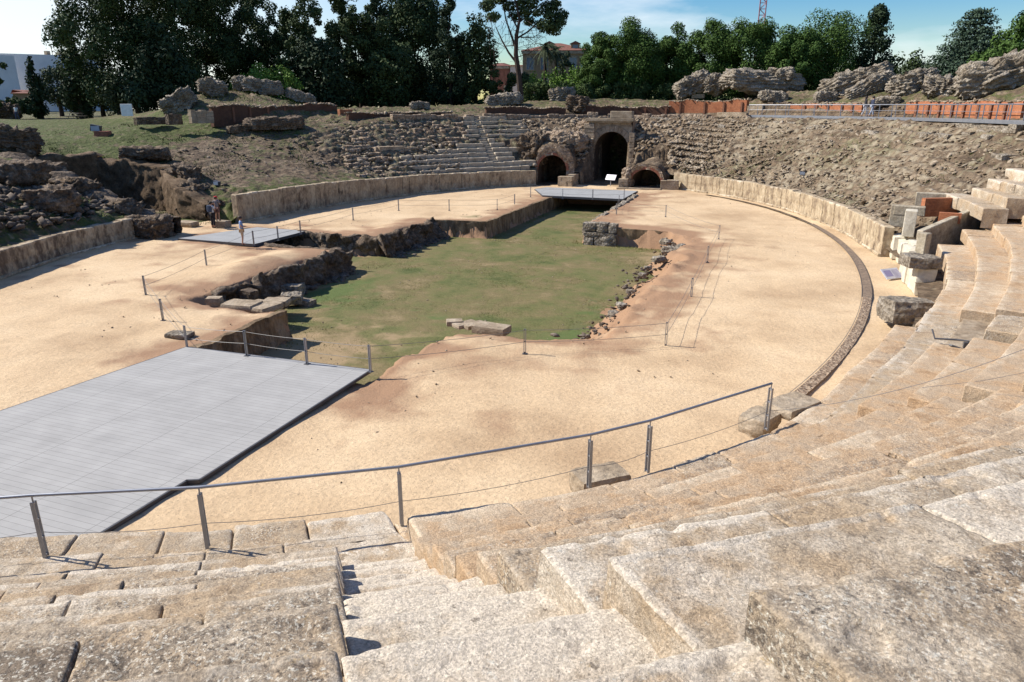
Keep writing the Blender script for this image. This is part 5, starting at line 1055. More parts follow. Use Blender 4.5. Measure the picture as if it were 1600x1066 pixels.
slab(253,349,0,(2.6,.9,.35),.15,'pale threshold step at the mouth of the side passage',1121)
slab(290,350,0,(1.6,.9,.35),.05,'second threshold block, nearer the red-capped person',1122)
for i, (px, py) in enumerate([(155,318),(196,325)]):
    f = U(px, py+2, .15); b = MB(); b.tube([f, f+[0,0,1.0]], .03, 6); tag(b.build('stake', M['metal']), ['thin rope stake inside the side passage, left one','thin rope stake inside the side passage, right one'][i], 'post')
# grassy tufts on the left slopes
rg = np.random.default_rng(71); n = 14000; t = rg.uniform(134, 182, n); d = rg.uniform(.5, 24, n); P = EP(t, d); P[:, 2] = Hxy(P[:, 0], P[:, 1]); c = fbm(P, .25, 3, 72); P = P[c > .12]
M['tuft'] = nmat('weed', [(.04,.055,.012), (.075,.09,.022), (.12,.11,.04)], scale=.6, fine=(.7,1.3), bump=0, bscale=3)
rng = np.random.default_rng(6); tag(blades('weeds', P, .16, .045, M['tuft']), kind='stuff')
n = 16000; t = rg.uniform(9, 76, n); d = rg.uniform(.5, 20, n); P = EP(t, d+.4); P[:, 2] = Hxy(P[:, 0], P[:, 1]); c = fbm(P, .22, 3, 73); P = P[(c > .3)]
tag(blades('weeds', P, .1, .03, M['tuft']), kind='stuff')
# ================================================================ trees
def leafmat(name, c, c2):
    m = nmat(name, [c, c2], scale=.45, fine=(.75,1.25), bump=0, bscale=2.0, rough=.75, spec=.15); return m
M['pine'] = leafmat('pine_needles', (.032,.068,.012), (.075,.128,.026)); M['darkleaf'] = leafmat('dark_foliage', (.027,.045,.016), (.065,.095,.032))
M['cypress'] = leafmat('cypress_foliage', (.018,.034,.015), (.042,.064,.028)); M['cedar'] = leafmat('cedar_needles', (.035,.06,.035), (.06,.09,.055))
M['bright'] = leafmat('bright_shrub', (.07,.14,.02), (.15,.24,.04)); M['hedge'] = leafmat('hedge_leaves', (.03,.055,.014), (.07,.10,.03)); M['olive'] = leafmat('olive_foliage', (.04,.055,.025), (.08,.10,.05))
M['bark'] = nmat('bark', [(.035,.025,.018), (.09,.06,.045)], scale=3, fine=(.6,1.3), bump=1, bscale=9, stretch=(1,1,.3))
def foliage(name, centres, radii, mat, n, leaf, seed, parent=None, flatz=1.0, up=.15, droop=0):
    """leaf-sized faces on and inside many lobes; lobes: centres (k,3), radii (k,)"""
    rg = np.random.default_rng(seed); C_ = np.asarray(centres, float); R_ = np.asarray(radii, float); w_ = R_**2; k = rg.choice(len(C_), n, p=w_/w_.sum())
    d = rg.normal(0, 1, (n, 3)); d /= np.linalg.norm(d, axis=1)[:, None]; r = R_[k]*(rg.uniform(0, 1, n)**.28)*rg.uniform(.85, 1.12, n)
    P = C_[k]+d*r[:, None]*np.array([1,1,flatz]); nn = d*1.0+rg.normal(0, .55, (n, 3))+np.array([0,0,up]); nn /= np.linalg.norm(nn, axis=1)[:, None]
    a = np.cross(nn, rg.normal(0, 1, (n, 3))); a /= np.linalg.norm(a, axis=1)[:, None]; b_ = np.cross(nn, a); s = leaf*rg.uniform(.5, 1.3, n)[:, None]
    V = np.stack([P-a*s, P+b_*s*.6, P+a*s, P-b_*s*.6], 1).reshape(-1, 3); return mk(name, V, np.arange(4*n).reshape(-1, 4), mat, parent)
def lobes(kind, h, w, rg, dense=1.0, crown0=.3, d=None):
    d = d or w; C_ = []; R_ = []
    if kind == 'broad':                       # billowing pine or broad crown
        k = int(70*dense)
        for i in range(k):
            t = rg.uniform(0, 2*math.pi); z = rg.uniform(-1, 1); rr = math.sqrt(max(0, 1-z*z)); u = rg.uniform(.45, .84)
            C_.append((math.cos(t)*rr*w/2*u, math.sin(t)*rr*d/2*u, h*(crown0+(1-crown0)*.5)+z*h*(1-crown0)*.5*u)); R_.append(min(w, h)*rg.uniform(.10, .17))
    elif kind == 'column':
        k = int(34*dense)
        for i in range(k):
            u = i/k; prof = (min(1, .55+u*2.2) if u < .25 else (1-((u-.25)/.75)**1.7))*.9+.06; t = rg.uniform(0, 2*math.pi); C_.append((math.cos(t)*w*.24*prof, math.sin(t)*w*.24*prof, h*(.06+.92*u))); R_.append(w*.30*prof*rg.uniform(.8, 1.2)+.1)
    elif kind == 'cone':
        k = int(60*dense)
        for i in range(k):
            u = rg.uniform(0, 1)**1.1; prof = 1-u**1.5*.9; t = rg.uniform(0, 2*math.pi); rr = rg.uniform(.35, .95)*prof; C_.append((math.cos(t)*w/2*rr, math.sin(t)*d/2*rr, h*(crown0+(1-crown0)*u))); R_.append(w*.12*(.45+.7*prof)*rg.uniform(.7, 1.3))
    elif kind == 'loose':                     # ragged open tree with gaps
        k = int(42*dense)
        for i in range(k):
            t = rg.uniform(0, 2*math.pi); z = rg.uniform(-1, 1); rr = math.sqrt(max(0, 1-z*z)); u = rg.uniform(.3, 1.05)
            C_.append((math.cos(t)*rr*w/2*u, math.sin(t)*rr*d/2*u, h*(crown0+(1-crown0)*.5)+z*h*(1-crown0)*.5*u)); R_.append(min(w, h)*rg.uniform(.05, .12))
    elif kind == 'layers':
        k = 15
        for i in range(k):
            u = i/(k-1); ww = w/2*(1-u*.78)*rg.uniform(.85, 1.1); m = int(13-u*7)
            for j in range(m):
                t = 2*math.pi*(j+rg.uniform(0, .6))/m
                for q in (.35,.62,.9): C_.append((math.cos(t)*ww*q, math.sin(t)*ww*q, h*(.22+.75*u)-q*h*.02+rg.normal(0, h*.008))); R_.append(w*.10*(1.1-u*.55)*rg.uniform(.7, 1.25))
    return np.array(C_), np.array(R_)
def tree(px, ytop, wpx, dist, kind, mat, label, cat='tree', name='tree', seed=0, n=6500, leaf=.2, crown0=.3, dense=1.0, ybase=None, trunk=.28, lean=0, flatz=1.0, group=None, limbs=6, dep=None):
    f = UD(px, 170, dist); gz = float(Hxy(f[0], f[1])[0]); f[2] = gz-.1; top = UD(px, ytop, dist)[2]; h = top-f[2]; w = wpx*dist/FPX; rg = np.random.default_rng(seed+7000)
    C_, R_ = lobes(kind, h, w, rg, dense, crown0, dep); t = thing(name, f, label, cat, group)
    if kind in ('broad','loose','cone'):      # keep lobes inside the wanted height
        C_[:, 2] = np.minimum(C_[:, 2], h-R_*.95)
    if kind != 'column':                      # fill the wanted height and width exactly
        zt_, zb_ = (C_[:, 2]+R_*.9).max(), max(.3, h*crown0*.6); z0_ = (C_[:, 2]-R_*.6).min(); C_[:, 2] = zb_+(C_[:, 2]-z0_)*(h-zb_)/(zt_-z0_); xw = (np.abs(C_[:, 0])+R_*.9).max(); C_[:, 0] *= w/2/xw
    C_[:, 0] += lean*C_[:, 2]
    foliage('crown', C_, R_, mat, n, leaf, seed, t, flatz if kind != 'layers' else .32, up=.15 if kind != 'layers' else .8)
    b = MB(); hh = h*(crown0+.45 if kind in ('broad','loose','layers') else .85); pts = [np.array([lean*hh*u+rg.normal(0, .12)*u, rg.normal(0, .12)*u, hh*u]) for u in np.linspace(0, 1, 7)]
    b.tube(pts, [trunk*(1.25-1.0*u) for u in np.linspace(0, 1, 7)], 8)
    if kind in ('broad','loose'):
        for i in rg.choice(len(C_), min(limbs, len(C_)), replace=False):
            s0 = pts[3+int(rg.integers(0, 3))]; e = C_[i]; b.tube([s0, (s0+e)/2+[0,0,.2], e], [trunk*.45, trunk*.3, trunk*.12], 5)
    b_ = b.build('trunk', M['bark']); b_.parent = t
    return t
D_ = M['darkleaf']
tree(62,84,26,120,'column',M['cypress'],'slim pointed cypress standing alone before the white building',name='cypress_tree',seed=1,n=3500)
tree(95,100,46,128,'broad',M['olive'],'small rounded tree right of the slim cypress, before the white building',seed=2,n=3500,crown0=.25)
tree(20,150,60,118,'broad',D_,'low dark bushy tree at the far left edge of the photo',seed=3,n=4500,crown0=.05)
tree(-6,60,34,108,'loose',D_,'tree of which only a sprig shows at the left edge',seed=4,n=2500)
tree(126,48,42,112,'column',M['cypress'],'tall dark cypress at the left end of the great mass of trees',name='cypress_tree',seed=5,n=7000,leaf=.22)
tree(160,100,70,118,'broad',D_,'shadowy tree filling the gap behind the tall dark cypress',seed=6,n=5000,crown0=.1)
tree(215,-60,190,104,'loose',D_,'huge dark tree leaning into the white sky at upper left',seed=7,n=42000,crown0=.12,leaf=.19,dense=2.6)
tree(186,120,44,100,'broad',M['olive'],'small yellowish green tree under the huge dark one',seed=8,n=2600,crown0=.25,leaf=.16)
tree(262,38,105,97,'cone',M['cypress'],'broad conical dark conifer just left of the grassy mound',name='conifer_tree',seed=9,n=14000,crown0=.02,leaf=.22,dense=1.6)
tree(330,-50,150,112,'loose',D_,'towering dark tree behind the conical conifer',seed=10,n=34000,crown0=.1,leaf=.19,dense=2.4)
tree(400,-35,120,118,'loose',D_,'towering dark tree behind the left end of the mound boulders',seed=11,n=30000,crown0=.08,leaf=.19,dense=2.4)
tree(412,96,64,98,'broad',M['bright'],'bright green shrub catching the sun behind the mound',cat='shrub',name='shrub',seed=12,n=3800,crown0=.0,leaf=.16)
tree(448,100,50,97,'broad',M['bright'],'second bright green shrub, right part of the sunny clump behind the mound',cat='shrub',name='shrub',seed=121,n=3000,crown0=.0,leaf=.16)
tree(385,112,46,99,'broad',M['bright'],'left low part of the sunny clump of shrubs behind the mound',cat='shrub',name='shrub',seed=122,n=2400,crown0=.0,leaf=.16)
tree(482,-10,90,104,'loose',D_,'open dark tree whose top lets the sky through, right of the sunny shrubs',seed=13,n=16000,crown0=.1,leaf=.19,dense=2.0)
tree(505,50,100,101,'broad',M['cypress'],'bushy blackish evergreen under the open dark tree',seed=14,n=9000,crown0=.02,leaf=.24,dense=1.4)
tree(565,-20,110,106,'loose',D_,'dark tree left of centre with sky showing beside its top',seed=15,n=26000,crown0=.06,leaf=.19,dense=2.4)
tree(612,60,90,103,'broad',D_,'low dark tree between two tall ones, left of centre',seed=16,n=8000,crown0=.02,leaf=.24)
tree(650,-60,115,112,'broad',D_,'very tall dark tree with a solid rounded crown, left of centre',seed=17,n=32000,crown0=.06,leaf=.19,dense=1.9)
tree(705,-10,75,105,'cone',M['cypress'],'ragged conifer left of the lone pine, foliage down to the grass',name='conifer_tree',seed=18,n=16000,crown0=.04,leaf=.18,dense=1.5)
tree(540,100,120,122,'broad',D_,'dark thicket tree in the back row left of centre',seed=19,n=8000,crown0=0,leaf=.28)
tree(690,110,120,124,'broad',D_,'dark thicket tree in the back row behind the ragged conifer',seed=20,n=8000,crown0=0,leaf=.28)
tree(440,110,130,124,'broad',D_,'dark thicket tree in the back row behind the mound',seed=21,n=8000,crown0=0,leaf=.28)
tree(300,110,130,124,'broad',D_,'dark thicket tree in the back row at the left of the mound',seed=22,n=8000,crown0=0,leaf=.28)
tree(744,18,76,106,'broad',D_,'low dark tree filling the gap left of the lone pine',seed=201,n=7000,crown0=.0,leaf=.22)
tree(596,-5,80,110,'cone',M['cypress'],'tall spiky dark conifer in the thick of the trees left of centre',name='conifer_tree',seed=202,n=12000,crown0=.02,leaf=.22,dense=1.6)
# lone pine with a bare trunk
f = UD(812,160,96); f[2] = float(Hxy(f[0], f[1])[0]); t = thing('pine_tree', f, 'tall lone pine with a bare dark trunk, thin branches and a high open crown', 'tree'); k_ = 96/FPX
def lp(px, py, dy=0): q = UD(px, py, 96); return np.array([q[0]-f[0], q[1]-f[1]+dy, q[2]-f[2]])
b = MB(); tr = [lp(814,158),lp(811,120),lp(806,85),lp(807,55),lp(812,30),lp(806,5),lp(800,-20)]; b.tube(tr, [.42,.36,.3,.25,.18,.12,.06], 8)
for path, r_ in (([lp(807,98),lp(793,82),lp(780,62),lp(768,40)], .16), ([lp(806,75),lp(796,52),lp(786,28),lp(778,-10)], .15), ([lp(808,60),lp(822,50),lp(836,35),lp(850,22)], .13), ([lp(811,35),lp(826,22),lp(845,2)], .12), ([lp(809,45),lp(794,20),lp(784,-5)], .1), ([lp(806,90),lp(824,84),lp(836,74)], .06), ([lp(807,70),lp(785,72),lp(770,64)], .05), ([lp(807,58),lp(832,58),lp(852,44)], .06)):
    path = [p+np.array([0, rnd, 0]) for p, rnd in zip(path, (0,.4,.9,1.4))]; b.tube(path, [r_*(1-.22*i) for i in range(len(path))], 6)
rg = np.random.default_rng(31)
for i in range(90):                            # thin bare twigs
    s0 = lp(rg.uniform(765,848), rg.uniform(30,88), rg.uniform(-1.5,1.5)); b.tube([s0, s0+rg.normal(0, .5, 3)+[0,0,-.3], s0+rg.normal(0, .9, 3)+[0,0,-.8]], [.03,.022,.012], 4)
b.build('trunk', M['bark']).parent = t
C_ = [lp(*q, rg.uniform(-1.6,1.6)) for q in [(766,12),(775,-4),(790,8),(800,-12),(812,5),(822,18),(832,6),(842,22),(852,12),(862,26),(868,34),(858,42),(846,40),(872,22),(800,22),(785,-18),(835,-12),(862,4),(820,-22),(770,26),(808,-28),(850,-6),(758,2),(828,34),(866,46)]]
foliage('crown', C_, [rg.uniform(.65,1.25) for _ in C_], M['darkleaf'], 9500, .17, 33, t, .75)
# palms behind it
def palm(px, ytop, ybase, dist, label, seed):
    f = UD(px, ybase, dist); top = UD(px, ytop+22, dist)[2]; f[2] = float(Hxy(f[0], f[1])[0]); t = thing('palm_tree', f, label, 'palm'); h = top-f[2]; rg = np.random.default_rng(seed); b = MB(); b.tube([(0,0,0),(.1,0,h*.5),(0,.1,h)], [.3,.25,.24], 8); b.build('trunk', M['bark']).parent = t
    V = []; F = []
    for i in range(46):
        a = rg.uniform(0, 2*math.pi); el = rg.uniform(-.9, 1.3); L_ = rg.uniform(1.6, 2.3); pts = []
        for u in np.linspace(0, 1, 7): pts.append(np.array([math.cos(a)*L_*u*math.cos(el*(1-u*.3)), math.sin(a)*L_*u*math.cos(el*(1-u*.3)), h+L_*u*math.sin(el)-1.3*u*u]))
        sd_ = np.array([-math.sin(a), math.cos(a), 0])
        for j in range(6):
            for sg in (-1, 1):
                for m_ in range(3):
                    p = pts[j]*(1-m_/3)+pts[j+1]*m_/3; q = p+sd_*sg*.45*(1-(j/6)**2)+(pts[j+1]-pts[j])*.5+[0,0,-.15]; n_ = len(V); V += [p, p+(pts[j+1]-pts[j])*.28, q]; F.append([n_, n_+1, n_+2])
    mk('fronds', V, F, M['olive'], t)
palm(851,52,108,112,'dark palm rising before the red-roofed building, left of its twin',1)
palm(868,58,108,114,'pale palm rising before the red-roofed building, right of its twin',2)
tree(884,78,30,118,'broad',M['olive'],'small grey-green round tree before the red-roofed building',seed=34,n=2200,crown0=.05)
# right hand pines
P_ = M['pine']
for i, a in enumerate([(935,46,66,100,'pine at the left end of the right-hand pines, beside the red-roofed building'),(985,22,96,101,'tall billowing pine, second of the right-hand group'),(1048,33,70,104,'dark pine squeezed between two rounder ones, third of the right-hand group'),(1100,26,92,102,'wide billowing pine, fourth of the right-hand group, left of the crane'),(1165,22,92,100,'round pine directly under the lattice crane'),(1232,36,80,98,'pine with low foliage between the crane pine and the biggest pine'),(1275,10,120,103,'biggest billowing pine on the right, crown highest against the blue')]):
    tree(a[0],a[1],a[2],a[3],'broad',P_,a[4],name='pine_tree',seed=50+i,n=42000,crown0=.06,leaf=.125,dense=1.2,flatz=.9)
tree(1352,8,84,106,'cone',M['cypress'],'dark steep-sided conifer right of the biggest pine',name='conifer_tree',seed=60,n=20000,crown0=.02,leaf=.17,dense=2.6)
tree(1405,74,60,112,'broad',D_,'dark bushy tree between conifer and cedar',seed=61,n=5000,crown0=.05)
tree(1432,96,80,100,'broad',M['olive'],'grey-green bush in front of the cedar',seed=62,n=4500,crown0=.02,leaf=.18)
tree(1502,8,150,104,'layers',M['cedar'],'large cedar with flat spreading tiers against the sky',name='cedar_tree',seed=63,n=26000,leaf=.16,trunk=.4)
tree(1480,112,120,108,'broad',D_,'dark undergrowth tree below the cedar tiers',seed=64,n=6000,crown0=0)
tree(1596,2,90,84,'broad',P_,'rounded pine at the upper right corner of the photo',name='pine_tree',seed=65,n=18000,leaf=.14,crown0=.35,dense=1.3)
tree(1560,62,100,82,'broad',P_,'lower pine just above the huge pale boulder at the right edge',name='pine_tree',seed=66,n=18000,leaf=.14,crown0=.1,dense=1.3)
tree(1645,40,120,86,'broad',P_,'pine mostly outside the right edge of the photo',name='pine_tree',seed=67,n=7000,leaf=.15,crown0=.15)
for i, (px, yt) in enumerate([(960,120),(1030,125),(1100,122),(1180,122),(1260,125),(1340,118)]):
    tree(px,yt,105,116,'broad',D_,['dark undergrowth bush behind the leftmost right-hand pines','dark undergrowth bush below the third right-hand pine','dark undergrowth bush above the long orange wall','dark undergrowth bush under the crane pine','dark undergrowth bush behind the very long grey slab','dark undergrowth bush below the steep-sided conifer'][i],name='bush',cat='bush',seed=70+i,n=4200,crown0=0,leaf=.26,group='dark undergrowth behind the right-hand pines')
# hedge and sunny shrubs in the middle
def hedge(px0, px1, ytop, dist, label, mat, seed, n, dep=1.6):
    A_, B_ = UD(px0,160,dist), UD(px1,160,dist); gz = min(float(Hxy(A_[0],A_[1])[0]), float(Hxy(B_[0],B_[1])[0])); h = UD((px0+px1)/2, ytop, dist)[2]-gz; c = (A_+B_)/2; c[2] = gz; t = thing('hedge', c, label, 'hedge'); rg = np.random.default_rng(seed)
    k = int(np.hypot(*(B_-A_)[:2])/.5)*3; u = rg.uniform(0, 1, k); C_ = A_[None]*(1-u[:, None])+B_[None]*u[:, None]-c; C_[:, 1] += rg.uniform(-dep/2, dep/2, k); C_[:, 2] = rg.uniform(.2, h-.5, k)
    foliage('leaves', C_, rg.uniform(.4, .75, k), mat, n, .14, seed, t)
hedge(815,1060,127,98,'long clipped dark hedge running behind the pale rim boulder',M['hedge'],81,16000)
hedge(722,822,108,104,'shadowed hedge behind the lone pine trunk',D_,82,11000)
for i, (px, yt, w_) in enumerate([(832,110,44),(862,104,50),(895,100,54),(925,112,40)]):
    tree(px,yt,w_,108,'broad',M['bright'],['sunny green shrub above the hedge, leftmost','sunny green shrub above the hedge, second from the left','sunny green shrub above the hedge, third from the left','sunny green shrub above the hedge, nearest the pines'][i],name='shrub',cat='shrub',seed=90+i,n=2200,crown0=0,leaf=.16)
# ================================================================ buildings
M['ochre'] = nmat('ochre_render', [(.24,.16,.09), (.34,.235,.14)], scale=.4, fine=(.85,1.1), bump=.2, bscale=4); M['tile'] = nmat('roof_tile', [(.15,.065,.045), (.24,.105,.075)], scale=1, fine=(.7,1.2), bump=.6, bscale=5, stretch=(3,1,1)); M['pane'] = pmat('window_glass', (.10,.14,.19), rough=.12, spec=.6); M['whitewall'] = nmat('white_wall', [(.55,.55,.56), (.68,.68,.68)], scale=.2, fine=(.95,1.04), bump=.1, bscale=2)
def frame(px, dist): f = UD(px, 170, dist); a = math.atan2(f[1]-CAM[1], f[0]-CAM[0])-math.pi/2; return f, a
def building(px0, px1, yeave, yroof, dist, label, wall, roof, wins=None, dormers=(), yb=None, name='building', dep=12, rot=0, hip=True, cor=True):
    c, a = frame((px0+px1)/2, dist); a += rot; W_ = (px1-px0)*dist/FPX; ze = UD((px0+px1)/2, yeave, dist)[2]; zr = UD((px0+px1)/2, yroof, dist)[2]; z0 = 6.4; t = thing(name, (c[0], c[1], z0), label, 'building'); t.rotation_euler = (0,0,a); H_ = ze-z0
    b = MB(); b.box((0,dep/2,H_/2), (W_,dep,H_)); b.build('wall', wall).parent = t
    if roof:
        R_ = zr-ze; o = .4; V = [(-W_/2-o,-o,H_),(W_/2+o,-o,H_),(W_/2+o,dep+o,H_),(-W_/2-o,dep+o,H_),(-W_/2+(dep*.42 if hip else 0),dep/2,H_+R_),(W_/2-(dep*.42 if hip else 0),dep/2,H_+R_)]
        mk('roof', V, [[0,1,5,4],[1,2,5],[2,3,4,5],[3,0,4],[0,3,2,1]], roof, t)
        if cor: b = MB(); b.box((0,-.12,H_-.35), (W_+.4,.4,.5)); b.build('cornice', M['granite_far']).parent = t
        for dx in dormers:
            b = MB(); b.box((dx,dep*.2,H_+R_*.42), (1.7,2.2,R_*.62)); dm = b.build('dormer', wall); dm.parent = t; b = MB(); b.box((dx,dep*.2-1.12,H_+R_*.42), (1.0,.06,R_*.4)); b.build('pane', M['pane']).parent = dm; mk('dormer_roof', [(dx-1.1,dep*.2-1.3,H_+R_*.73),(dx+1.1,dep*.2-1.3,H_+R_*.73),(dx+1.1,dep*.2+1.3,H_+R_*.73),(dx-1.1,dep*.2+1.3,H_+R_*.73),(dx,dep*.2-1.3,H_+R_),(dx,dep*.2+1.3,H_+R_)], [[0,1,4],[1,2,5,4],[2,3,5],[3,0,4,5]], roof, dm)
    if wins:
        for (wx, wz, ww_, wh) in wins:
            b = MB(); 
            for q in ((wx,-.06,wz+wh/2+.09,ww_+.36,.18),(wx,-.06,wz-wh/2-.09,ww_+.36,.18)): b.box((q[0],q[1],q[2]), (q[3],.16,q[4]))
            b.box((wx-ww_/2-.09,-.06,wz), (.18,.16,wh)); b.box((wx+ww_/2+.09,-.06,wz), (.18,.16,wh)); b.box((wx,-.04,wz), (.07,.1,wh)); fr = b.build('window', M['granite_far']); fr.parent = t
            b = MB(); b.box((wx,-.02,wz), (ww_,.06,wh)); b.build('pane', M['pane']).parent = fr
    return t
k = 150/FPX
Hb = UD(868,77,150)[2]-6.4
building(819,918,79,63,150,'ochre two-storey building with red tiled hip roof and dormer, seen between pine and palms',M['ochre'],M['tile'],[(x_,z_,1.35,2.2) for x_ in (-5.2,-2.4,.4,3.2,5.4) for z_ in (Hb-2.6,Hb-6.4)],(3.6,-1.5),dep=14)
building(766,798,103,97,170,'small reddish house glimpsed left of the lone pine trunk',M['tile'],M['tile'],[(-1.2,5.0,.9,1.2),(1.4,5.0,.9,1.2)],dep=8)
building(798,822,103,100,165,'low white house beside the lone pine trunk',M['whitewall'],M['tile'],None,dep=8,cor=False)
wb_ = building(-40,22,86,86,210,'plain white building wing at the far left edge',M['whitewall'],None,None,dep=16)
wb_ = building(22,150,86,86,232,'long white apartment block beyond the cypress, far left',M['whitewall'],None,None,dep=16)
b = MB(); f = UD(90,86,232)
for px, h_ in ((52,1.2),(70,.9),(88,1.0),(60,2.4)): q = UD(px,86,232); b.box((q[0],q[1]+4,q[2]+h_/2), (1.0 if h_ < 2 else .1,1.0 if h_ < 2 else .1,h_), 0)
o = b.build('roof_chimneys', M['granite_far']); put(o, wb_); wbm = wb_.matrix_basis.copy(); o.matrix_parent_inverse = wb_.matrix_basis.inverted() if False else o.matrix_parent_inverse
cinv = bpy.data.objects[wb_.name]; import mathutils
o.location = (0,0,0); o.matrix_parent_inverse = mathutils.Matrix.Rotation(-cinv.rotation_euler.z, 4, 'Z') @ mathutils.Matrix.Translation(-cinv.location)
building(30,52,146,140,170,'low house with reddish tiled roof behind the slim cypress',M['ochre'],M['tile'],None,dep=8,cor=False)
# lattice crane
M['cranered'] = pmat('crane_paint', (.30,.09,.10), rough=.5)
f = UD(1191,22,330); zt = UD(1191,-45,330)[2]; t = thing('tower_crane', (f[0], f[1], 6), 'red lattice mast of a tower crane rising above the pines', 'crane'); b = MB(); s_ = 1.2; H_ = zt-6; n = int(H_/2.2)
for dx in (-s_, s_):
    for dy in (-s_, s_): b.tube([(dx,dy,0),(dx,dy,H_)], .16, 4)
for i in range(n):
    z0, z1 = H_*i/n, H_*(i+1)/n; sg = 1 if i % 2 else -1
    for a_, c_ in (((-s_*sg,-s_),(s_*sg,-s_)),((-s_*sg,s_),(s_*sg,s_)),((-s_,-s_*sg),(-s_,s_*sg)),((s_,-s_*sg),(s_,s_*sg))):
        b.tube([(*a_,z0),(*c_,z1)], .09, 4); b.tube([(a_[0],a_[1],z0),(c_[0],c_[1],z0)], .07, 4)
b.build('mast', M['cranered']).parent = t
# white panel and picnic tables on the far left lawn
f = hit(200,184); b = MB(); b.box((0,0,.75), (1.3,.1,1.2), .2); o = b.build('white_board', M['white'], bevel=.02); o.location = f; tag(o, 'white board standing under the trees left of the mound', 'board')
f = hit(120,187); t = thing('picnic_table', f, 'small picnic table on the lawn at the far left, before the cypresses', 'picnic table')
M['wood'] = pmat('grey_wood', (.22,.19,.16), rough=.7)
b = MB(); b.box((0,0,.75), (1.9,.8,.05)); b.build('table_top', M['wood'], t); 
for sy in (-.75,.75): b = MB(); b.box((0,sy,.44), (1.9,.28,.05)); b.build('bench', M['wood'], t)
for sx in (-.7,.7):
    b = MB(); b.box((sx,0,.4), (.08,1.6,.08)); b.tube([(sx,-.7,0),(sx,-.2,.74)], .04, 4); b.tube([(sx,.7,0),(sx,.2,.74)], .04, 4); b.build('leg', M['wood'], t)
# ================================================================ people
M['skin'] = pmat('skin', (.42,.24,.16), rough=.55); M['hair'] = pmat('dark_hair', (.03,.02,.015), rough=.7)
def cloth(n_, c): return nmat(n_, [tuple(q*.85 for q in c), c], scale=6, fine=(.85,1.15), bump=.6, bscale=14, dist=.02)
def skin(name, pts, edges, rad, mat, parent, sub=2):
    me = bpy.data.meshes.new(name); me.from_pydata([tuple(p) for p in pts], edges, []); me.update(); o = bpy.data.objects.new(name, me); COL.objects.link(o); o.parent = parent
    m = o.modifiers.new('skin', 'SKIN'); m.use_smooth_shade = True; m.branch_smoothing = .3
    sv = me.skin_vertices[0].data if len(me.skin_vertices) else None
    if sv is None: me.skin_vertices.new() if hasattr(me.skin_vertices, 'new') else None; sv = me.skin_vertices[0].data
    for i, r_ in enumerate(rad): sv[i].radius = (r_, r_) if not hasattr(r_, '__len__') else r_; sv[i].use_root = (i == 0)
    s = o.modifiers.new('sub', 'SUBSURF'); s.levels = sub; s.render_levels = sub; me.materials.append(mat); return o
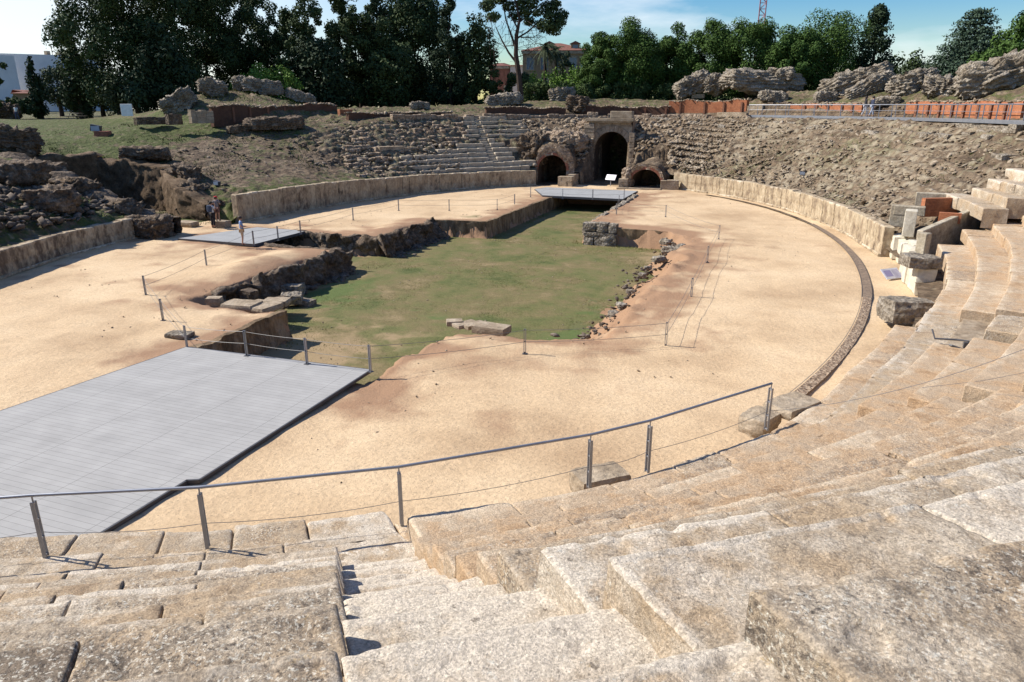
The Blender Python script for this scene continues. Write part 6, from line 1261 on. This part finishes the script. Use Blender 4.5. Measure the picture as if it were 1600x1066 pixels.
def person(loc, rz, label, h=1.73, top=(.1,.1,.1), legs=(.1,.1,.1), shorts=False, longsleeve=False, arms='down', stride=0.0, hat=None, hairlen=0, shoe=(.03,.03,.03), lean=0, seed=0):
    t = thing('person', loc, label, 'person'); t.rotation_euler = (0,0,rz); k = h/1.73; J = {}
    def p(x, y, z): return np.array([x, y+lean*max(0, z-.9), z])*k
    J['pel'] = p(0,0,.95); J['wst'] = p(0,-.01,1.08); J['che'] = p(0,0,1.27); J['nek'] = p(0,.01,1.44); J['nk2'] = p(0,-.01,1.5); J['hed'] = p(0,-.02,1.60); J['crn'] = p(0,-.005,1.68)
    for s, sd in (('L',1),('R',-1)):
        st_ = stride*sd
        J['hip'+s] = p(.09*sd,0,.9); J['kne'+s] = p(.10*sd,-.02+st_*.5-abs(st_)*.1,.5); J['ank'+s] = p(.11*sd,st_+.03,.09); J['toe'+s] = p(.13*sd,st_-.13,.035); J['hee'+s] = p(.11*sd,st_+.05,.04)
        J['sho'+s] = p(.18*sd,.01,1.40)
        if arms == 'down' or (arms == 'mixed' and sd == 1): J['elb'+s] = p(.235*sd,.03,1.12); J['wri'+s] = p(.24*sd,-.06,.88)
        elif arms == 'front': J['elb'+s] = p(.24*sd,.02,1.13); J['wri'+s] = p(.10*sd,-.22,1.12)
        elif arms == 'up' or arms == 'mixed': J['elb'+s] = p(.26*sd,-.06,1.17); J['wri'+s] = p(.12*sd,-.2,1.42)
        w_ = J['wri'+s]; e_ = J['elb'+s]; d = (w_-e_)/np.linalg.norm(w_-e_); J['pal'+s] = w_+d*.07; sdv = np.cross(d, [1,0,0] if arms != 'front' else [0,0,1]); sdv /= np.linalg.norm(sdv)
        for q in range(4): J['f%d%s' % (q, s)] = w_+d*.10+sdv*(.033-.022*q); J['g%d%s' % (q, s)] = J['f%d%s' % (q, s)]+d*(.06+.012*(1 if q in (1,2) else 0)-.012*(q == 3))+np.array([-.01*sd,-.012,0])
        J['th'+s] = w_+d*.05+sdv*.05+np.array([0,-.015,0])
    names = list(J); ix = {n_: i for i, n_ in enumerate(names)}; E_ = [('pel','wst'),('wst','che'),('che','nek'),('nek','nk2'),('nk2','hed'),('hed','crn')]
    for s in 'LR':
        E_ += [('pel','hip'+s),('hip'+s,'kne'+s),('kne'+s,'ank'+s),('ank'+s,'toe'+s),('ank'+s,'hee'+s),('nek','sho'+s),('sho'+s,'elb'+s),('elb'+s,'wri'+s),('wri'+s,'pal'+s),('wri'+s,'th'+s)]
        for q in range(4): E_ += [('pal'+s,'f%d%s' % (q, s)),('f%d%s' % (q, s),'g%d%s' % (q, s))]
    Rd = dict(pel=(.145,.11),wst=(.13,.10),che=(.155,.11),nek=(.07,.06),nk2=.052,hed=(.078,.095),crn=(.055,.065)); rr = []
    for n_ in names:
        b0 = n_[:3]; r_ = Rd.get(n_, None)
        if r_ is None: r_ = {'hip':.09,'kne':.06,'ank':.042,'toe':.035,'hee':.035,'sho':.058,'elb':.043,'wri':.028,'pal':(.035,.018)}.get(b0, .0095)
        rr.append(tuple(q*k for q in r_) if hasattr(r_, '__len__') else r_*k)
    body = skin('body', [J[n_] for n_ in names], [(ix[a], ix[b_]) for a, b_ in E_], rr, M['skin'], t)
    def wear(nm, js, es, rad, col): i2 = {n_: i for i, n_ in enumerate(js)}; return skin(nm, [J[n_] for n_ in js], [(i2[a], i2[b_]) for a, b_ in es], [tuple(q*k for q in r_) if hasattr(r_, '__len__') else r_*k for r_ in rad], cloth(nm+'_cloth', col), t)
    for s in 'LR': J['slv'+s] = J['sho'+s]*.35+J['elb'+s]*.65; J['cuf'+s] = J['elb'+s]*.12+J['wri'+s]*.88; J['knc'+s] = J['hip'+s]*.12+J['kne'+s]*.88; J['leg'+s] = J['kne'+s]*.12+J['ank'+s]*.88
    J['hem'] = (J['pel']+J['wst'])/2-np.array([0,0,.06])
    js = ['hem','wst','che','nek']+[a+s for s in 'LR' for a in (['sho','elb','cuf'] if longsleeve else ['sho','slv'])]; es = [('hem','wst'),('wst','che'),('che','nek')]
    rad = [(.165,.135),(.155,.125),(.175,.13),(.085,.075)]
    for s in 'LR':
        if longsleeve: es += [('nek','sho'+s),('sho'+s,'elb'+s),('elb'+s,'cuf'+s)]; rad += [.075,.06,.045]
        else: es += [('nek','sho'+s),('sho'+s,'slv'+s)]; rad += [.076,.066]
    wear('shirt', js, es, rad, top)
    js = ['pel']+[a+s for s in 'LR' for a in (['hip','knc'] if shorts else ['hip','kne','leg'])]; es = []; rad = [(.155,.13)]
    for s in 'LR':
        if shorts: es += [('pel','hip'+s),('hip'+s,'knc'+s)]; rad += [.105,.088]
        else: es += [('pel','hip'+s),('hip'+s,'kne'+s),('kne'+s,'leg'+s)]; rad += [.105,.075,.06]
    wear('shorts' if shorts else 'trousers', js, es, rad, legs)
    for s in 'LR': skin('shoe', [J['hee'+s], J['toe'+s]], [(0,1)], [.05*k, .045*k], cloth('shoe_leather', shoe), t, 1)
    hd = J['hed']; hb = MB(); 
    hp = rockmesh('hair', (.185*k,.215*k,.17*k), 5+seed, M['hair'], n=8, strata=0, amp=.02, sq=.1, parent=t); hp.location = hd+np.array([0,.03,.045])
    if hairlen: h2 = rockmesh('hair', (.19*k,.12*k,(.2+hairlen)*k), 6+seed, M['hair'], n=8, strata=0, amp=.03, sq=.2, parent=t); h2.location = hd+np.array([0,.07,-.05-hairlen/2])
    fc = MB(); fc.tube([hd+[0,-.085*k,.0], hd+[0,-.115*k,-.025*k], hd+[0,-.085*k,-.03*k]], [.008,.014,.006], 5); fc.build('nose', M['skin'], t)
    for sx in (-1, 1): e = MB(); e.box(hd+[.032*sx*k,-.088*k,.012*k], (.022,.012,.01)); e.build('eye', M['hair'], t); e = MB(); e.box(hd+[.083*sx*k,.01*k,-.005*k], (.018,.03,.05)); e.build('ear', M['skin'], t, bevel=.006)
    e = MB(); e.box(hd+[0,-.086*k,-.048*k], (.04,.01,.008)); e.build('mouth', pmat('lips', (.3,.12,.1)), t)
    if hat:
        c_ = cloth('cap_cloth', hat); cp = rockmesh('cap', (.215*k,.235*k,.13*k), 7+seed, c_, n=8, strata=0, amp=.01, sq=.15, parent=t); cp.location = hd+np.array([0,0,.085]); b = MB(); b.box(hd+[0,-.14*k,.06*k], (.16,.12,.015), tilt=0); b.build('cap_peak', c_, t, bevel=.005)
    return t
person(U(380,383,.14), 2.3, 'man in light blue shirt and beige shorts standing on the left bridge', 1.66, (.20,.30,.50), (.50,.38,.25), shorts=True, arms='front', seed=1)
f = U(334,356,0); person(f, 3.0, 'person in white shirt and black trousers with a backpack, below the red-capped one', 1.76, (.62,.62,.62), (.02,.02,.025), longsleeve=False, arms='mixed', seed=2)
bp = rockmesh('backpack', (.34,.2,.48), 1301, cloth('pack_cloth', (.06,.08,.12)), n=10, strata=0, amp=.03, sq=.5); bp.location = (f[0]+.02,f[1]-.22,1.3); tag(bp, 'dark blue backpack on the back of the person in white', 'backpack')
f = U(341,345,.42); b = MB(); b.box((f[0]+.1,f[1]+.15,.21), (1.1,.7,.42), .2, .03); tag(b.build('stone_block', M['granite_far'], bevel=.04), 'low stone on which the red-capped person stands by the wall end', 'stone block')
person(f, 3.4, 'person in red cap and grey top at the end of the podium wall', 1.62, (.22,.2,.2), (.16,.09,.08), arms='up', hat=(.55,.03,.04), shorts=True, seed=3)
q = EP(thpx(1350,10.5,6.92,5,180), 10.5, 6.92); person(q, 1.7, 'walker in black top and pale trousers on the walkway, left of the pair', 1.72, (.03,.03,.035), (.42,.42,.46), stride=.2, longsleeve=True, hairlen=.2, seed=4)
q = EP(thpx(1361,10.7,6.92,5,180), 10.7, 6.92); person(q, 1.9, 'walker in dark blue top and light jeans on the walkway, right of the pair', 1.70, (.05,.06,.10), (.30,.34,.42), stride=-.22, longsleeve=True, seed=5)
q = hit(28,188); person(q, .4, 'tiny figure in white walking under the trees at the far left', 1.7, (.7,.7,.7), (.1,.1,.15), stride=.15, seed=6)
